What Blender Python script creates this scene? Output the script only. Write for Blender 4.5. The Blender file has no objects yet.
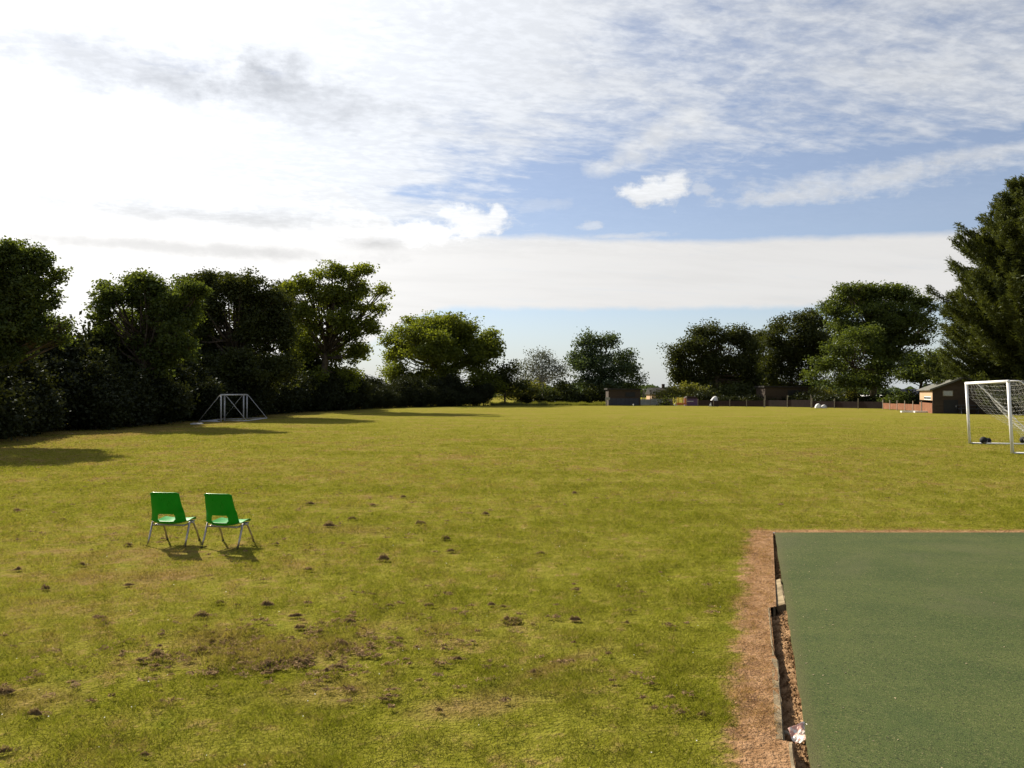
import bpy, bmesh, math, random
import numpy as np
from mathutils import Vector, Matrix

random.seed(7)
rng = np.random.default_rng(11)
PI = math.pi
R = math.radians
scene = bpy.context.scene
COL = scene.collection
CAM_H = 1.75
F = 781.0
YH = 393.0
SUN_AZ = -38.5      # degrees, left of the view direction
SUN_EL = 34.5

def at(px, d, py):
    """world point at depth d seen at a picture position"""
    return Vector(((px - 512) / F * d, d, CAM_H + (YH - py) / F * d))

def gp(px, py, z=0.0):
    d = F * (CAM_H - z) / (py - YH)
    return Vector(((px - 512) / F * d, d, z))

# ------------------------------------------------------------------ object helpers
def tag(o, label=None, cat=None, group=None, kind=None):
    if label: o['label'] = label
    if cat: o['category'] = cat
    if group: o['group'] = group
    if kind: o['kind'] = kind
    return o

def empty(name, loc=(0, 0, 0), rz=0.0):
    o = bpy.data.objects.new(name, None)
    o.empty_display_size = 0.2
    o.location = loc
    o.rotation_euler = (0, 0, rz)
    COL.objects.link(o)
    return o

def copy_tree(o, parent=None):
    c = o.copy()
    COL.objects.link(c)
    c.parent = parent
    for ch in list(o.children):
        copy_tree(ch, c)
    return c

class MB:
    def __init__(s):
        s.v = []; s.f = []
    def box(s, c, size, rz=0.0, M=None):
        cx, cy, cz = c; a, b, h = size[0] / 2, size[1] / 2, size[2] / 2
        n = len(s.v)
        for x, y, z in ((-a,-b,-h),(a,-b,-h),(a,b,-h),(-a,b,-h),(-a,-b,h),(a,-b,h),(a,b,h),(-a,b,h)):
            if M is not None:
                p = M @ Vector((x, y, z))
                s.v.append((cx + p.x, cy + p.y, cz + p.z))
            else:
                s.v.append((cx + x*math.cos(rz) - y*math.sin(rz), cy + x*math.sin(rz) + y*math.cos(rz), cz + z))
        for q in ((0,3,2,1),(4,5,6,7),(0,1,5,4),(1,2,6,5),(2,3,7,6),(3,0,4,7)):
            s.f.append(tuple(n + i for i in q))
        return s
    def poly(s, pts):
        n = len(s.v)
        s.v += [tuple(p) for p in pts]
        s.f.append(tuple(range(n, n + len(pts))))
        return s
    def prism(s, pts, vec):
        """extrude polygon pts along vec"""
        n = len(s.v); k = len(pts); vec = Vector(vec)
        s.v += [tuple(p) for p in pts] + [tuple(Vector(p) + vec) for p in pts]
        s.f.append(tuple(n + i for i in reversed(range(k))))
        s.f.append(tuple(n + k + i for i in range(k)))
        for i in range(k):
            j = (i + 1) % k
            s.f.append((n + i, n + j, n + k + j, n + k + i))
        return s
    def tube(s, path, r, sides=8, cap=True):
        path = [Vector(p) for p in path]
        n0 = len(s.v); k = len(path)
        rs = r if isinstance(r, (list, tuple)) else [r] * k
        prev = None
        for i, p in enumerate(path):
            t = (path[min(i+1, k-1)] - path[max(i-1, 0)])
            if t.length < 1e-9: t = Vector((0, 0, 1))
            t.normalize()
            if prev is None:
                ref = Vector((0, 0, 1)) if abs(t.z) < .9 else Vector((1, 0, 0))
                u = t.cross(ref).normalized()
            else:
                u = (prev - t * prev.dot(t))
                u = u.normalized() if u.length > 1e-6 else t.orthogonal().normalized()
            prev = u
            w = t.cross(u)
            for j in range(sides):
                a = 2 * PI * j / sides
                q = p + (u * math.cos(a) + w * math.sin(a)) * rs[i]
                s.v.append(tuple(q))
        for i in range(k - 1):
            for j in range(sides):
                a = n0 + i*sides + j; b = n0 + i*sides + (j+1) % sides
                s.f.append((a, b, b + sides, a + sides))
        if cap:
            s.f.append(tuple(n0 + j for j in reversed(range(sides))))
            s.f.append(tuple(n0 + (k-1)*sides + j for j in range(sides)))
        return s
    def build(s, name, mat, parent=None, smooth=False, bevel=0.0):
        me = bpy.data.meshes.new(name)
        me.from_pydata(s.v, [], s.f)
        me.update()
        if bevel:
            bm = bmesh.new(); bm.from_mesh(me)
            bmesh.ops.bevel(bm, geom=[e for e in bm.edges], offset=bevel, segments=2, affect='EDGES', profile=.5)
            bm.to_mesh(me); bm.free()
        if smooth:
            me.polygons.foreach_set('use_smooth', [True] * len(me.polygons))
        me.materials.append(mat)
        o = bpy.data.objects.new(name, me)
        COL.objects.link(o)
        if parent is not None: o.parent = parent
        return o

def np_mesh(name, verts, k, mat, attrs=None, parent=None):
    """mesh of separate k-sided faces, verts (N*k,3)"""
    nv = len(verts); nf = nv // k
    me = bpy.data.meshes.new(name)
    me.vertices.add(nv); me.loops.add(nv); me.polygons.add(nf)
    me.vertices.foreach_set('co', np.ascontiguousarray(verts, dtype=np.float32).ravel())
    me.loops.foreach_set('vertex_index', np.arange(nv, dtype=np.int32))
    me.polygons.foreach_set('loop_start', np.arange(0, nv, k, dtype=np.int32))
    me.update(calc_edges=True)
    for an, arr in (attrs or {}).items():
        a = me.attributes.new(an, 'FLOAT', 'POINT')
        a.data.foreach_set('value', np.ascontiguousarray(arr, dtype=np.float32))
    me.materials.append(mat)
    o = bpy.data.objects.new(name, me)
    COL.objects.link(o)
    if parent is not None: o.parent = parent
    return o

# ------------------------------------------------------------------ node helpers
class NT:
    def __init__(s, tree):
        s.t = tree
    def n(s, typ, **kw):
        nd = s.t.nodes.new(typ)
        for k, v in kw.items(): setattr(nd, k, v)
        return nd
    def link(s, a, b): s.t.links.new(a, b)
    def put(s, sock, v):
        if isinstance(v, S): s.link(v.s, sock)
        elif isinstance(v, bpy.types.NodeSocket): s.link(v, sock)
        else: sock.default_value = v
    def math(s, op, *args):
        nd = s.n('ShaderNodeMath', operation=op)
        for i, a in enumerate(args): s.put(nd.inputs[i], a)
        return S(s, nd.outputs[0])
    def sstep(s, v, a, b, o0=0.0, o1=1.0):
        nd = s.n('ShaderNodeMapRange', interpolation_type='SMOOTHSTEP')
        for i, x in enumerate((v, a, b, o0, o1)): s.put(nd.inputs[i], x)
        return S(s, nd.outputs[0])
    def lin(s, v, a, b, o0=0.0, o1=1.0):
        nd = s.n('ShaderNodeMapRange')
        for i, x in enumerate((v, a, b, o0, o1)): s.put(nd.inputs[i], x)
        return S(s, nd.outputs[0])
    def noise(s, vec, scale, detail=4, rough=.55, dist=0.0):
        nd = s.n('ShaderNodeTexNoise')
        if vec is not None: s.put(nd.inputs['Vector'], vec)
        nd.inputs['Scale'].default_value = scale
        nd.inputs['Detail'].default_value = detail
        nd.inputs['Roughness'].default_value = rough
        nd.inputs['Distortion'].default_value = dist
        return S(s, nd.outputs[0])
    def comb(s, x, y, z):
        nd = s.n('ShaderNodeCombineXYZ')
        for i, a in enumerate((x, y, z)): s.put(nd.inputs[i], a)
        return nd.outputs[0]
    def sep(s, v):
        nd = s.n('ShaderNodeSeparateXYZ'); s.put(nd.inputs[0], v)
        return [S(s, o) for o in nd.outputs]
    def mix(s, f, a, b):
        nd = s.n('ShaderNodeMix', data_type='RGBA')
        s.put(nd.inputs[0], f); s.put(nd.inputs[6], col(a)); s.put(nd.inputs[7], col(b))
        return nd.outputs[2]
    def mul(s, a, b):
        nd = s.n('ShaderNodeMix', data_type='RGBA', blend_type='MULTIPLY')
        nd.inputs[0].default_value = 1
        s.put(nd.inputs[6], col(a)); s.put(nd.inputs[7], col(b))
        return nd.outputs[2]
    def bump(s, h, strength, dist):
        nd = s.n('ShaderNodeBump')
        nd.inputs['Strength'].default_value = strength
        nd.inputs['Distance'].default_value = dist
        s.put(nd.inputs['Height'], h)
        return nd.outputs[0]

def col(c):
    if isinstance(c, tuple) and len(c) == 3: return (*c, 1.0)
    return c

class S:
    def __init__(s, nt, sock): s.nt = nt; s.s = sock
    def __add__(s, o): return s.nt.math('ADD', s, o)
    def __radd__(s, o): return s.nt.math('ADD', o, s)
    def __sub__(s, o): return s.nt.math('SUBTRACT', s, o)
    def __rsub__(s, o): return s.nt.math('SUBTRACT', o, s)
    def __mul__(s, o): return s.nt.math('MULTIPLY', s, o)
    def __rmul__(s, o): return s.nt.math('MULTIPLY', o, s)
    def __truediv__(s, o): return s.nt.math('DIVIDE', s, o)
    def __pow__(s, o): return s.nt.math('POWER', s, o)
    def max(s, o): return s.nt.math('MAXIMUM', s, o)
    def min(s, o): return s.nt.math('MINIMUM', s, o)

def new_mat(name):
    m = bpy.data.materials.new(name); m.use_nodes = True
    m.node_tree.nodes.clear()
    nt = NT(m.node_tree)
    out = nt.n('ShaderNodeOutputMaterial')
    return m, nt, out

def mat_basic(name, c, rough=.6, metal=0.0, var=.25, scale=6.0, spec=.5, bump=0.0, dirt=None):
    m, nt, out = new_mat(name)
    b = nt.n('ShaderNodeBsdfPrincipled')
    tc = nt.n('ShaderNodeTexCoord').outputs['Object']
    n1 = nt.noise(tc, scale, 6, .6)
    lo = tuple(x * (1 - var) for x in c); hi = tuple(min(1, x * (1 + var)) for x in c)
    cc = nt.mix(nt.sstep(n1, .3, .7), lo, hi)
    if dirt:
        n2 = nt.noise(tc, scale * .37, 8, .7)
        cc = nt.mix(nt.sstep(n2, .52, .72, 0, .75), cc, dirt)
    nt.put(b.inputs['Base Color'], cc)
    nt.put(b.inputs['Roughness'], nt.lin(n1, .2, .8, max(.03, rough - .1), min(1, rough + .1)))
    b.inputs['Metallic'].default_value = metal
    b.inputs['Specular IOR Level'].default_value = spec
    if bump:
        n3 = nt.noise(tc, scale * 8, 4, .6)
        nt.put(b.inputs['Normal'], nt.bump(n3, 1.0, bump))
    nt.link(b.outputs[0], out.inputs[0])
    return m

def mat_leaf(name, dark, light, trans=.35, spread=1.0):
    m, nt, out = new_mat(name)
    at_ = nt.n('ShaderNodeAttribute'); at_.attribute_name = 'rnd'
    r = S(nt, at_.outputs['Fac'])
    tc = nt.n('ShaderNodeTexCoord').outputs['Object']
    n1 = nt.noise(tc, .45, 3, .6)
    f = (r * .6 + nt.sstep(n1, .32, .68) * .4)
    c = nt.mix(f, dark, light)
    d = nt.n('ShaderNodeBsdfDiffuse'); nt.put(d.inputs[0], c)
    t = nt.n('ShaderNodeBsdfTranslucent')
    nt.put(t.inputs[0], nt.mul(c, (1.5, 1.45, .6)))
    g = nt.n('ShaderNodeBsdfGlossy'); g.inputs['Roughness'].default_value = .45
    g.inputs[0].default_value = (.8, .85, .9, 1)
    m1 = nt.n('ShaderNodeMixShader'); m1.inputs[0].default_value = trans
    nt.link(d.outputs[0], m1.inputs[1]); nt.link(t.outputs[0], m1.inputs[2])
    m2 = nt.n('ShaderNodeMixShader'); m2.inputs[0].default_value = .012
    nt.link(m1.outputs[0], m2.inputs[1]); nt.link(g.outputs[0], m2.inputs[2])
    nt.link(m2.outputs[0], out.inputs[0])
    return m

# ------------------------------------------------------------------ render settings, camera
scene.view_settings.view_transform = 'Standard'
scene.view_settings.look = 'None'
scene.view_settings.gamma = 1.0
scene.view_settings.use_curve_mapping = False
scene.view_settings.exposure = 1.15
scene.render.engine = 'CYCLES'
scene.cycles.max_bounces = 6
scene.cycles.diffuse_bounces = 2
scene.cycles.glossy_bounces = 2
scene.cycles.transmission_bounces = 3
scene.cycles.transparent_max_bounces = 6
scene.cycles.use_denoising = True

cam = bpy.data.cameras.new('camera')
cam.sensor_width = 36
cam.lens = 36 * F / 1024
cam.clip_start = .05
cam.clip_end = 6000
co = bpy.data.objects.new('camera', cam)
co.location = (0, 0, CAM_H)
co.rotation_euler = (R(90) + math.atan((YH - 384) / F), 0, 0)
COL.objects.link(co)
scene.camera = co

# ------------------------------------------------------------------ sun + sky
sd = Vector((math.sin(R(SUN_AZ)) * math.cos(R(SUN_EL)), math.cos(R(SUN_AZ)) * math.cos(R(SUN_EL)), math.sin(R(SUN_EL))))
sun = bpy.data.lights.new('sun', 'SUN')
sun.energy = 4.9
sun.angle = R(.53)
sun.color = (1.0, .91, .74)
so = bpy.data.objects.new('sun', sun)
so.rotation_euler = sd.to_track_quat('Z', 'Y').to_euler()
so.location = (-40, 40, 60)
COL.objects.link(so)

world = bpy.data.worlds.new('World')
scene.world = world
world.use_nodes = True
world.node_tree.nodes.clear()
nt = NT(world.node_tree)
wout = nt.n('ShaderNodeOutputWorld')
bg = nt.n('ShaderNodeBackground'); bg.inputs['Strength'].default_value = .05
sky = nt.n('ShaderNodeTexSky', sky_type='NISHITA')
sky.sun_disc = False
sky.sun_elevation = R(SUN_EL)
sky.sun_rotation = R(SUN_AZ)
sky.air_density = 1.0; sky.dust_density = .15; sky.ozone_density = 1.5
D = nt.n('ShaderNodeTexCoord').outputs['Generated']
x, y, z = nt.sep(D)
az = nt.math('ARCTAN2', x, y) * (180 / PI)
el = nt.math('ARCSINE', z) * (180 / PI)
nd = nt.n('ShaderNodeVectorMath', operation='DOT_PRODUCT')
nt.put(nd.inputs[0], D); nd.inputs[1].default_value = sd
g = S(nt, nd.outputs['Value']).max(0.0)
zz = z.max(0.0) + .10
px_ = x / zz; py_ = y / zz
def ellipse(a0, e0, sa, se, warp, k=1.0, soft=.40):
    """soft blob on the sky dome, edges broken up by warp"""
    da = (az - a0) / sa; de = (el - e0) / se
    r2 = da * da + de * de
    return nt.sstep(nt.math('SQRT', r2) + warp * k, soft, 1.12, 1.0, 0.0)
def pxd(px, py):
    a = math.atan((px - 512) / F)
    return math.degrees(a), math.degrees(math.atan((YH - py) / F * math.cos(a)))
fine = nt.noise(nt.comb(az, el * 1.5, 0.0), .62, 8, .64) - .5
fine2 = nt.noise(nt.comb(az + 40.0, el * 2.0, 3.0), .22, 8, .6) - .5
# high rippled sheet, mapped on a flat layer overhead
warpv = nt.noise(nt.comb(px_, py_, 1.7), .7, 3, .5)
ux = px_ * .97 + py_ * .22 + warpv * .4
uy = py_ * .97 - px_ * .22
big = nt.noise(nt.comb(ux * .6, uy * 1.25, 4.2), .9, 6, .58)
rip = nt.noise(nt.comb(ux * 4.6, uy * 7.0, 9.1), 1.9, 8, .62, .3)
gran = nt.noise(nt.comb(ux * 13.0, uy * 20.0, 1.1), 1.9, 4, .6, .2)
wisp = nt.noise(nt.comb(ux * .9, uy * 3.0, 2.2), 2.2, 9, .66, .5)
sunside = nt.sstep(g, .70, .94)
high_ = nt.sstep(el, 10.0, 19.0)
cov = big * .60 + rip * .40 + gran * .10 + wisp * .35 + sunside * .42 + high_ * .16
gaps = None
for (cx, cy, sx, sy, kk, am) in ((140, 54, 190, 20, 1.2, .18), (250, 48, 60, 12, 1.2, .10), (190, 216, 170, 8, 2.0, .50), (170, 247, 190, 7, 2.0, .46),
                                 (430, 130, 90, 60, 1.2, .10), (560, 185, 120, 40, 1.2, .12), (410, 190, 40, 14, 1.5, .22), (820, 215, 260, 16, 1.2, .18), (900, 150, 160, 10, 2.0, .10)):
    a0, e0 = pxd(cx, cy)
    q_ = ellipse(a0, e0, sx / F * 57.3, sy / F * 57.3, fine2, kk * 1.3, .0) * am
    gaps = q_ if gaps is None else gaps + q_
sheet = nt.sstep(cov - gaps, .70, 1.08) * nt.sstep(el, 7.5, 13.0) * .87
# level cloud bank above the horizon
eb_top = 11.35 - az.max(0.0) * .044 + fine2 * .9 + nt.sstep(az, -6.0, -14.0, 0.0, 3.5)
eb_bot = 6.15 - az * .012 + fine * .55 + nt.sstep(az, -4.0, -16.0, 0.0, -5.0)
bank = nt.sstep(el - eb_bot, -.22, .35) * nt.sstep(el - eb_top, -.30, .45, 1.0, 0.0)
bank = bank * nt.sstep(az, 36.0, 52.0, 1.0, 0.0)
bank = bank * nt.sstep(wisp + sunside * .5, .22, .48, .86, 1.0) * .97
# separate small cumulus
cum = None
for (cx, cy, sx, sy, kk) in ((655, 192, 34, 15, 1.7), (676, 184, 15, 14, 1.5), (703, 188, 13, 8, 2.2), (590, 226, 13, 5, 2.4),
                             
                             (470, 222, 38, 18, 1.9), (420, 232, 55, 15, 1.9), (360, 226, 55, 18, 2.0), (498, 212, 11, 9, 1.6), (450, 214, 14, 8, 1.8)):
    a0, e0 = pxd(cx, cy)
    b = ellipse(a0, e0, sx / F * 57.3 * 1.2, sy / F * 57.3 * 1.2, fine, kk)
    if cx in (703, 590): b = b * .55
    cum = b if cum is None else cum.max(b)
lowhaze = nt.sstep(el, -1.0, 7.5, .80, 0.0)
for (cx, cy, sx, sy) in ((690, 118, 30, 16), (660, 136, 32, 17), (632, 154, 30, 15), (606, 168, 26, 11)):
    a0, e0 = pxd(cx, cy)
    da = (az - a0) / (sx / F * 57.3); de = (el - e0) / (sy / F * 57.3)
    b = nt.sstep(nt.math('SQRT', da * da + de * de) + fine * 1.4, .0, 1.25, .78, 0.0)
    sheet = 1.0 - (1.0 - sheet) * (1.0 - b)
for (cx, cy, sx, sy, am) in ((840, 186, 120, 15, .62), (900, 172, 70, 9, .5), (985, 152, 70, 8, .6), (790, 198, 90, 10, .45), (540, 205, 60, 10, .35), (620, 236, 60, 5, .6)):
    a0, e0 = pxd(cx, cy)
    da = (az - a0) / (sx / F * 57.3); de = (el - e0) / (sy / F * 57.3)
    b = nt.sstep(nt.math('SQRT', da * da + de * de) + fine * 2.0 + (rip - .5) * 1.2, .0, 1.25, am, 0.0)
    sheet = 1.0 - (1.0 - sheet) * (1.0 - b)
total = sheet.max(bank).max(cum).max(nt.sstep(el, 8.0, 12.0, .0, .15))
# cloud radiance: forward scattering round the sun, a little shade where thick
glow = nt.math('POWER', g, 6.0) * 7.0
thick = nt.sstep(nt.noise(nt.comb(ux * .9, uy * 2.6, 7.7), 1.3, 6, .6), .40, .72)
shade = 1.0 - thick * .05 - nt.sstep(gran * .5 + rip * .5, .42, .62, .10, 0.0) * nt.sstep(el, 9.0, 13.0)
shade = shade + nt.sstep(cum, .35, .95, 0.0, .12)
for (cx, cy, sx, sy, kk, am) in ((372, 243, 46, 9, 1.6, .26), (640, 203, 26, 6, 1.5, .16), (90, 54, 240, 30, 2.0, .30), (262, 54, 70, 16, 2.0, .16), (215, 216, 190, 11, 2.4, .22), (170, 247, 200, 9, 2.4, .24), (300, 100, 130, 40, 2.0, .22)):
    a0, e0 = pxd(cx, cy)
    shade = shade * (1.0 - ellipse(a0, e0, sx / F * 57.3, sy / F * 57.3, fine * .5 + fine2 * .8, kk, .0) * am)
val = (glow + 7.25) * shade
cc = nt.n('ShaderNodeVectorMath', operation='SCALE')
cc.inputs[0].default_value = (1.0, .985, .97)
nt.put(cc.inputs[0], nt.mix(nt.sstep(el, 10.0, 13.0), (1.0, .985, .965), (.965, .985, 1.01)))
nt.put(cc.inputs['Scale'], val)
mixc = nt.n('ShaderNodeMix', data_type='RGBA')
nt.put(mixc.inputs[0], total); nt.put(mixc.inputs[6], nt.mix(lowhaze, nt.mul(sky.outputs[0], (1.05, .955, .985)), (4.2, 5.1, 5.9))); nt.link(cc.outputs[0], mixc.inputs[7])
nt.link(mixc.outputs[2], bg.inputs['Color'])
nt.link(bg.outputs[0], wout.inputs['Surface'])

# ------------------------------------------------------------------ ground layout near the pad
PAD_TL = gp(774.5, 532.5); PAD_BL = gp(811, 768)
def line_x(a, b):
    """x as a linear function of y through two ground points"""
    k = (b.x - a.x) / (b.y - a.y)
    return k, a.x - k * a.y
KP = line_x(PAD_TL, PAD_BL)                     # pad edge
KK = line_x(gp(770.5, 531), gp(786, 768))       # kerb line
HOLE_PX = [(771, 531.5), (775.4, 605.8), (769.4, 606.6), (774.0, 655.5), (775.3, 657), (781.0, 738.5), (791.2, 740), (806, 860)]
HOLE = [gp(*q) for q in HOLE_PX]
HY = np.array([q.y for q in HOLE])[::-1]; HXX = np.array([q.x for q in HOLE])[::-1]
def hole_x(y): return np.interp(y, HY, HXX)
KD = line_x(gp(745, 534), gp(720, 768))         # left edge of the dead strip
PAD_FAR = PAD_TL.y

# colour of the turf, shared by the ground sheet and the blades
def turf_nodes(nt, blade):
    pos = nt.n('ShaderNodeNewGeometry').outputs['Position']
    X, Y, Z = nt.sep(pos)
    P = nt.comb(X, Y, 0.0)
    nA = nt.noise(P, .32, 5, .62)                # metre-size patches
    nB = nt.noise(P, 1.7, 5, .65)
    nC = nt.noise(P, 9.0, 4, .65)
    streak = nt.noise(nt.comb(X * .10, Y * .8, 5.0), 1.0, 5, .6)
    dry = nA * .55 + nB * .45
    # drier round the chairs and the left half, greener to the right foreground
    lean = nt.sstep(X, -3.5, 2.2, .05, -.06) * nt.sstep(Y, 5.0, 16.0, 1.0, .1)
    dry = dry + nt.sstep(Y, 8.0, 22.0, 0.0, .055) - nt.sstep(Y, 4.2, 6.5, .05, 0.0) + lean + nt.sstep(streak, .35, .7, -.04, .05)
    edge = nt.sstep(X + Y * .02, -17.5, -12.0, .10, 0.0)
    dry = dry + edge
    green = nt.mix(nt.sstep(nC, .3, .7), (.126, .130, .013), (.192, .188, .024))
    yellow = nt.mix(nt.sstep(nC, .3, .7), (.208, .194, .032), (.270, .245, .050))
    thatch = nt.mix(nt.sstep(nC, .3, .7), (.185, .120, .046), (.285, .190, .085))
    c = nt.mix(nt.sstep(dry, .33, .68), green, yellow)
    c = nt.mix(nt.sstep(dry + nB * .25, .69, .82, 0.0, .65), c, thatch)
    nD = nt.noise(P, 4.2, 5, .7)
    spots = nt.sstep(nD * .7 + nC * .35 + dry * .35, .70, .82, 0.0, .60)
    c = nt.mix(spots * nt.sstep(Y, 14.0, 45.0, 1.0, .2), c, thatch)
    bare = None
    for (px, py, sx, sy, rot, am) in ((270, 652, .85, .42, .15, .6), (215, 640, .40, .30, 0, .7), (560, 665, .12, .62, -.75, .8), (470, 705, .50, .22, .35, .75), (350, 530, .9, .45, 0, .5), (160, 575, .8, .35, 0, .5), (20, 700, .45, .3, 0, .6), (330, 690, .5, .3, 0, .5), (240, 470, 2.2, 1.2, 0, .3), (60, 610, .6, .25, 0, .4)):
        q = gp(px, py); dx = X - q.x; dy = Y - q.y
        rx = (dx * math.cos(rot) + dy * math.sin(rot)) / sx; ry = (dy * math.cos(rot) - dx * math.sin(rot)) / sy
        m_ = nt.sstep(nt.math('SQRT', rx * rx + ry * ry) + (nD - .5) * 1.6 + (nC - .5) * .8, .25, 1.05, am, 0.0)
        bare = m_ if bare is None else bare.max(m_)
    c = nt.mix(bare * .8, c, thatch)
    c = nt.mix(nt.sstep(nD, .44, .30, 0.0, .55), c, nt.mul(c, (.62, .80, .60)))
    # sprayed-off strip beside the kerb
    ragged = (nB - .5) * .55 + (nC - .5) * .35
    s1 = nt.sstep(X + ragged - (Y * KD[0] + KD[1]), -.06, .10) * nt.sstep(Y + ragged * .6, PAD_FAR + .12, PAD_FAR + .28, 1.0, 0.0)
    s1 = s1 * nt.sstep(X, 7.5, 8.5, 1.0, 0.0)
    dead = nt.mix(nt.sstep(nC, .3, .7), (.230, .130, .062), (.365, .225, .122))
    dead = nt.mix(nt.sstep(nB, .58, .75, 0, .5), dead, (.15, .10, .06))
    c = nt.mix(s1, c, dead)
    return c, nB, nC, s1

m_ground, nt, out = new_mat('turf_ground')
c, nB, nC, s1 = turf_nodes(nt, False)
b = nt.n('ShaderNodeBsdfDiffuse')
nt.put(b.inputs[0], nt.mul(c, (.78, .77, .80)))
pos = nt.n('ShaderNodeNewGeometry').outputs['Position']
hh = nt.noise(pos, 38.0, 3, .6) * .5 + nC * .5 + nB * .8
nt.put(b.inputs['Normal'], nt.bump(hh, .9, .06))
nt.link(b.outputs[0], out.inputs[0])

m_blade, nt, out = new_mat('grass_blade')
c, nB, nC, s1 = turf_nodes(nt, True)
ra = nt.n('ShaderNodeAttribute'); ra.attribute_name = 'rnd'
r = S(nt, ra.outputs['Fac'])
c = nt.mul(c, nt.mix(r, (.72, .78, .70), (1.25, 1.18, 1.2)))
c = nt.mix(nt.sstep(r, .90, .97, 0.0, .6), c, (.26, .20, .10))
d = nt.n('ShaderNodeBsdfDiffuse'); nt.put(d.inputs[0], c)
t = nt.n('ShaderNodeBsdfTranslucent'); nt.put(t.inputs[0], nt.mul(c, (1.2, 1.3, .7)))
mx = nt.n('ShaderNodeMixShader'); mx.inputs[0].default_value = .36
nt.link(d.outputs[0], mx.inputs[1]); nt.link(t.outputs[0], mx.inputs[2])
nt.link(mx.outputs[0], out.inputs[0])

# ground sheet with a hole where pad and trench lie
bm = bmesh.new()
HX = 9.0
hy = 2.0
hole = [Vector((float(hole_x(hy)), hy, 0)), Vector((HX, hy, 0)), Vector((HX, PAD_FAR + .02, 0)), Vector((HOLE[0].x, PAD_FAR + .02, 0))]
hole += [Vector((q.x, q.y, 0)) for q in HOLE[1:] if q.y > hy + .05]
oc = [(-2500, -2500), (2500, -2500), (2500, 2500), (-2500, 2500)]
ov = [bm.verts.new((a, b_, 0)) for a, b_ in oc]
iv = [bm.verts.new(p) for p in hole]
for L in (ov, iv):
    for i in range(len(L)): bm.edges.new((L[i], L[(i+1) % len(L)]))
bmesh.ops.triangle_fill(bm, edges=bm.edges[:], use_beauty=True)
for f_ in bm.faces:
    if f_.normal.z < 0: f_.normal_flip()
me = bpy.data.meshes.new('ground'); bm.to_mesh(me); bm.free()
me.materials.append(m_ground)
go = bpy.data.objects.new('ground', me); COL.objects.link(go)
tag(go, kind='structure')

# green rubber-crumb pad, a slab 12 cm deep
m_pad, nt, out = new_mat('green_rubber_crumb')
pos = nt.n('ShaderNodeNewGeometry').outputs['Position']
n1 = nt.noise(pos, 1.1, 5, .6); n2 = nt.noise(pos, 140.0, 2, .7)
vo = nt.n('ShaderNodeTexVoronoi'); vo.inputs['Scale'].default_value = 130.0; nt.put(vo.inputs['Vector'], pos)
vsep = nt.sep(vo.outputs['Color'])
X, Y, Z = nt.sep(pos)
strk = nt.noise(nt.comb(X * .4, Y * 2.2, 0.0), 1.0, 5, .6)
c = nt.mix(nt.sstep(n1 * .6 + strk * .4, .38, .62), (.039, .056, .015), (.057, .072, .020))
c = nt.mix(nt.sstep(vsep[0], .80, .96, 0, .55), c, (.130, .125, .052))
c = nt.mix(nt.sstep(vsep[1], .74, .92, 0, .7), c, (.014, .020, .008))
spk = nt.noise(pos, 22.0, 2, .5)
c = nt.mix(nt.sstep(nt.noise(pos, 5.0, 6, .7), .60, .78, 0, .30), c, (.095, .078, .034))
n5 = nt.noise(nt.comb(X, Y * .8, 2.0), .55, 7, .7, .6)
c = nt.mix(nt.sstep(n5, .50, .68, 0, .38), c, (.075, .074, .036))
c = nt.mix(nt.sstep(n5, .46, .30, 0, .35), c, (.034, .054, .016))
c = nt.mix(nt.sstep(X - (Y * KP[0] + KP[1]) + (n2 - .5) * .06, .10, .0, 0, .40), c, (.085, .072, .034))
b = nt.n('ShaderNodeBsdfPrincipled'); nt.put(b.inputs['Base Color'], c)
b.inputs['Roughness'].default_value = .92; b.inputs['Specular IOR Level'].default_value = .12
nt.put(b.inputs['Normal'], nt.bump(vo.outputs['Distance'], .7, .004))
nt.link(b.outputs[0], out.inputs[0])
e0 = Vector((KP[0]*2.05 + KP[1], 2.05, 0))
pts = []
for i in range(41):                               # slightly wavering cut edge
    yy = 2.05 + (PAD_FAR - 2.05) * i / 40
    pts.append((KP[0]*yy + KP[1] + random.uniform(-.006, .006) * (0 if i == 40 else 1), yy, -.13))
pts += [(8.97, PAD_FAR, -.13), (8.97, 2.05, -.13)]
pts = list(reversed(pts))
pad = MB().prism(list(reversed(pts)), (0, 0, .135)).build('pavement', m_pad)
tag(pad, kind='structure')

# bits blown on to the pad
m_grit = mat_basic('dry_bits', (.24, .19, .11), .9, var=.5, scale=30)
mb = MB(); rr = random.Random(31)
for k in range(260):
    yy = 2.6 + (PAD_FAR - 2.7) * rr.random(); xx = KP[0]*yy + KP[1] + .02 + abs(rr.gauss(0, 1.0)) * (1.6 if k % 2 else .35)
    if xx > 8.8: continue
    a = rr.random() * 6.28; L = rr.uniform(.003, .011); W = L * rr.uniform(.25, .7); n = len(mb.v)
    for (u, v, h_) in ((L, 0, .001), (0, W, .004), (-L, 0, .002), (0, -W, .003)):
        mb.v.append((xx + u*math.cos(a) - v*math.sin(a), yy + u*math.sin(a) + v*math.cos(a), .0055 + h_))
    mb.f += [(n, n+1, n+2), (n, n+2, n+3)]
tag(mb.build('grit', m_grit), 'tiny dry leaf bits and grit scattered on the green pad', 'grit', kind='stuff')

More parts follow.
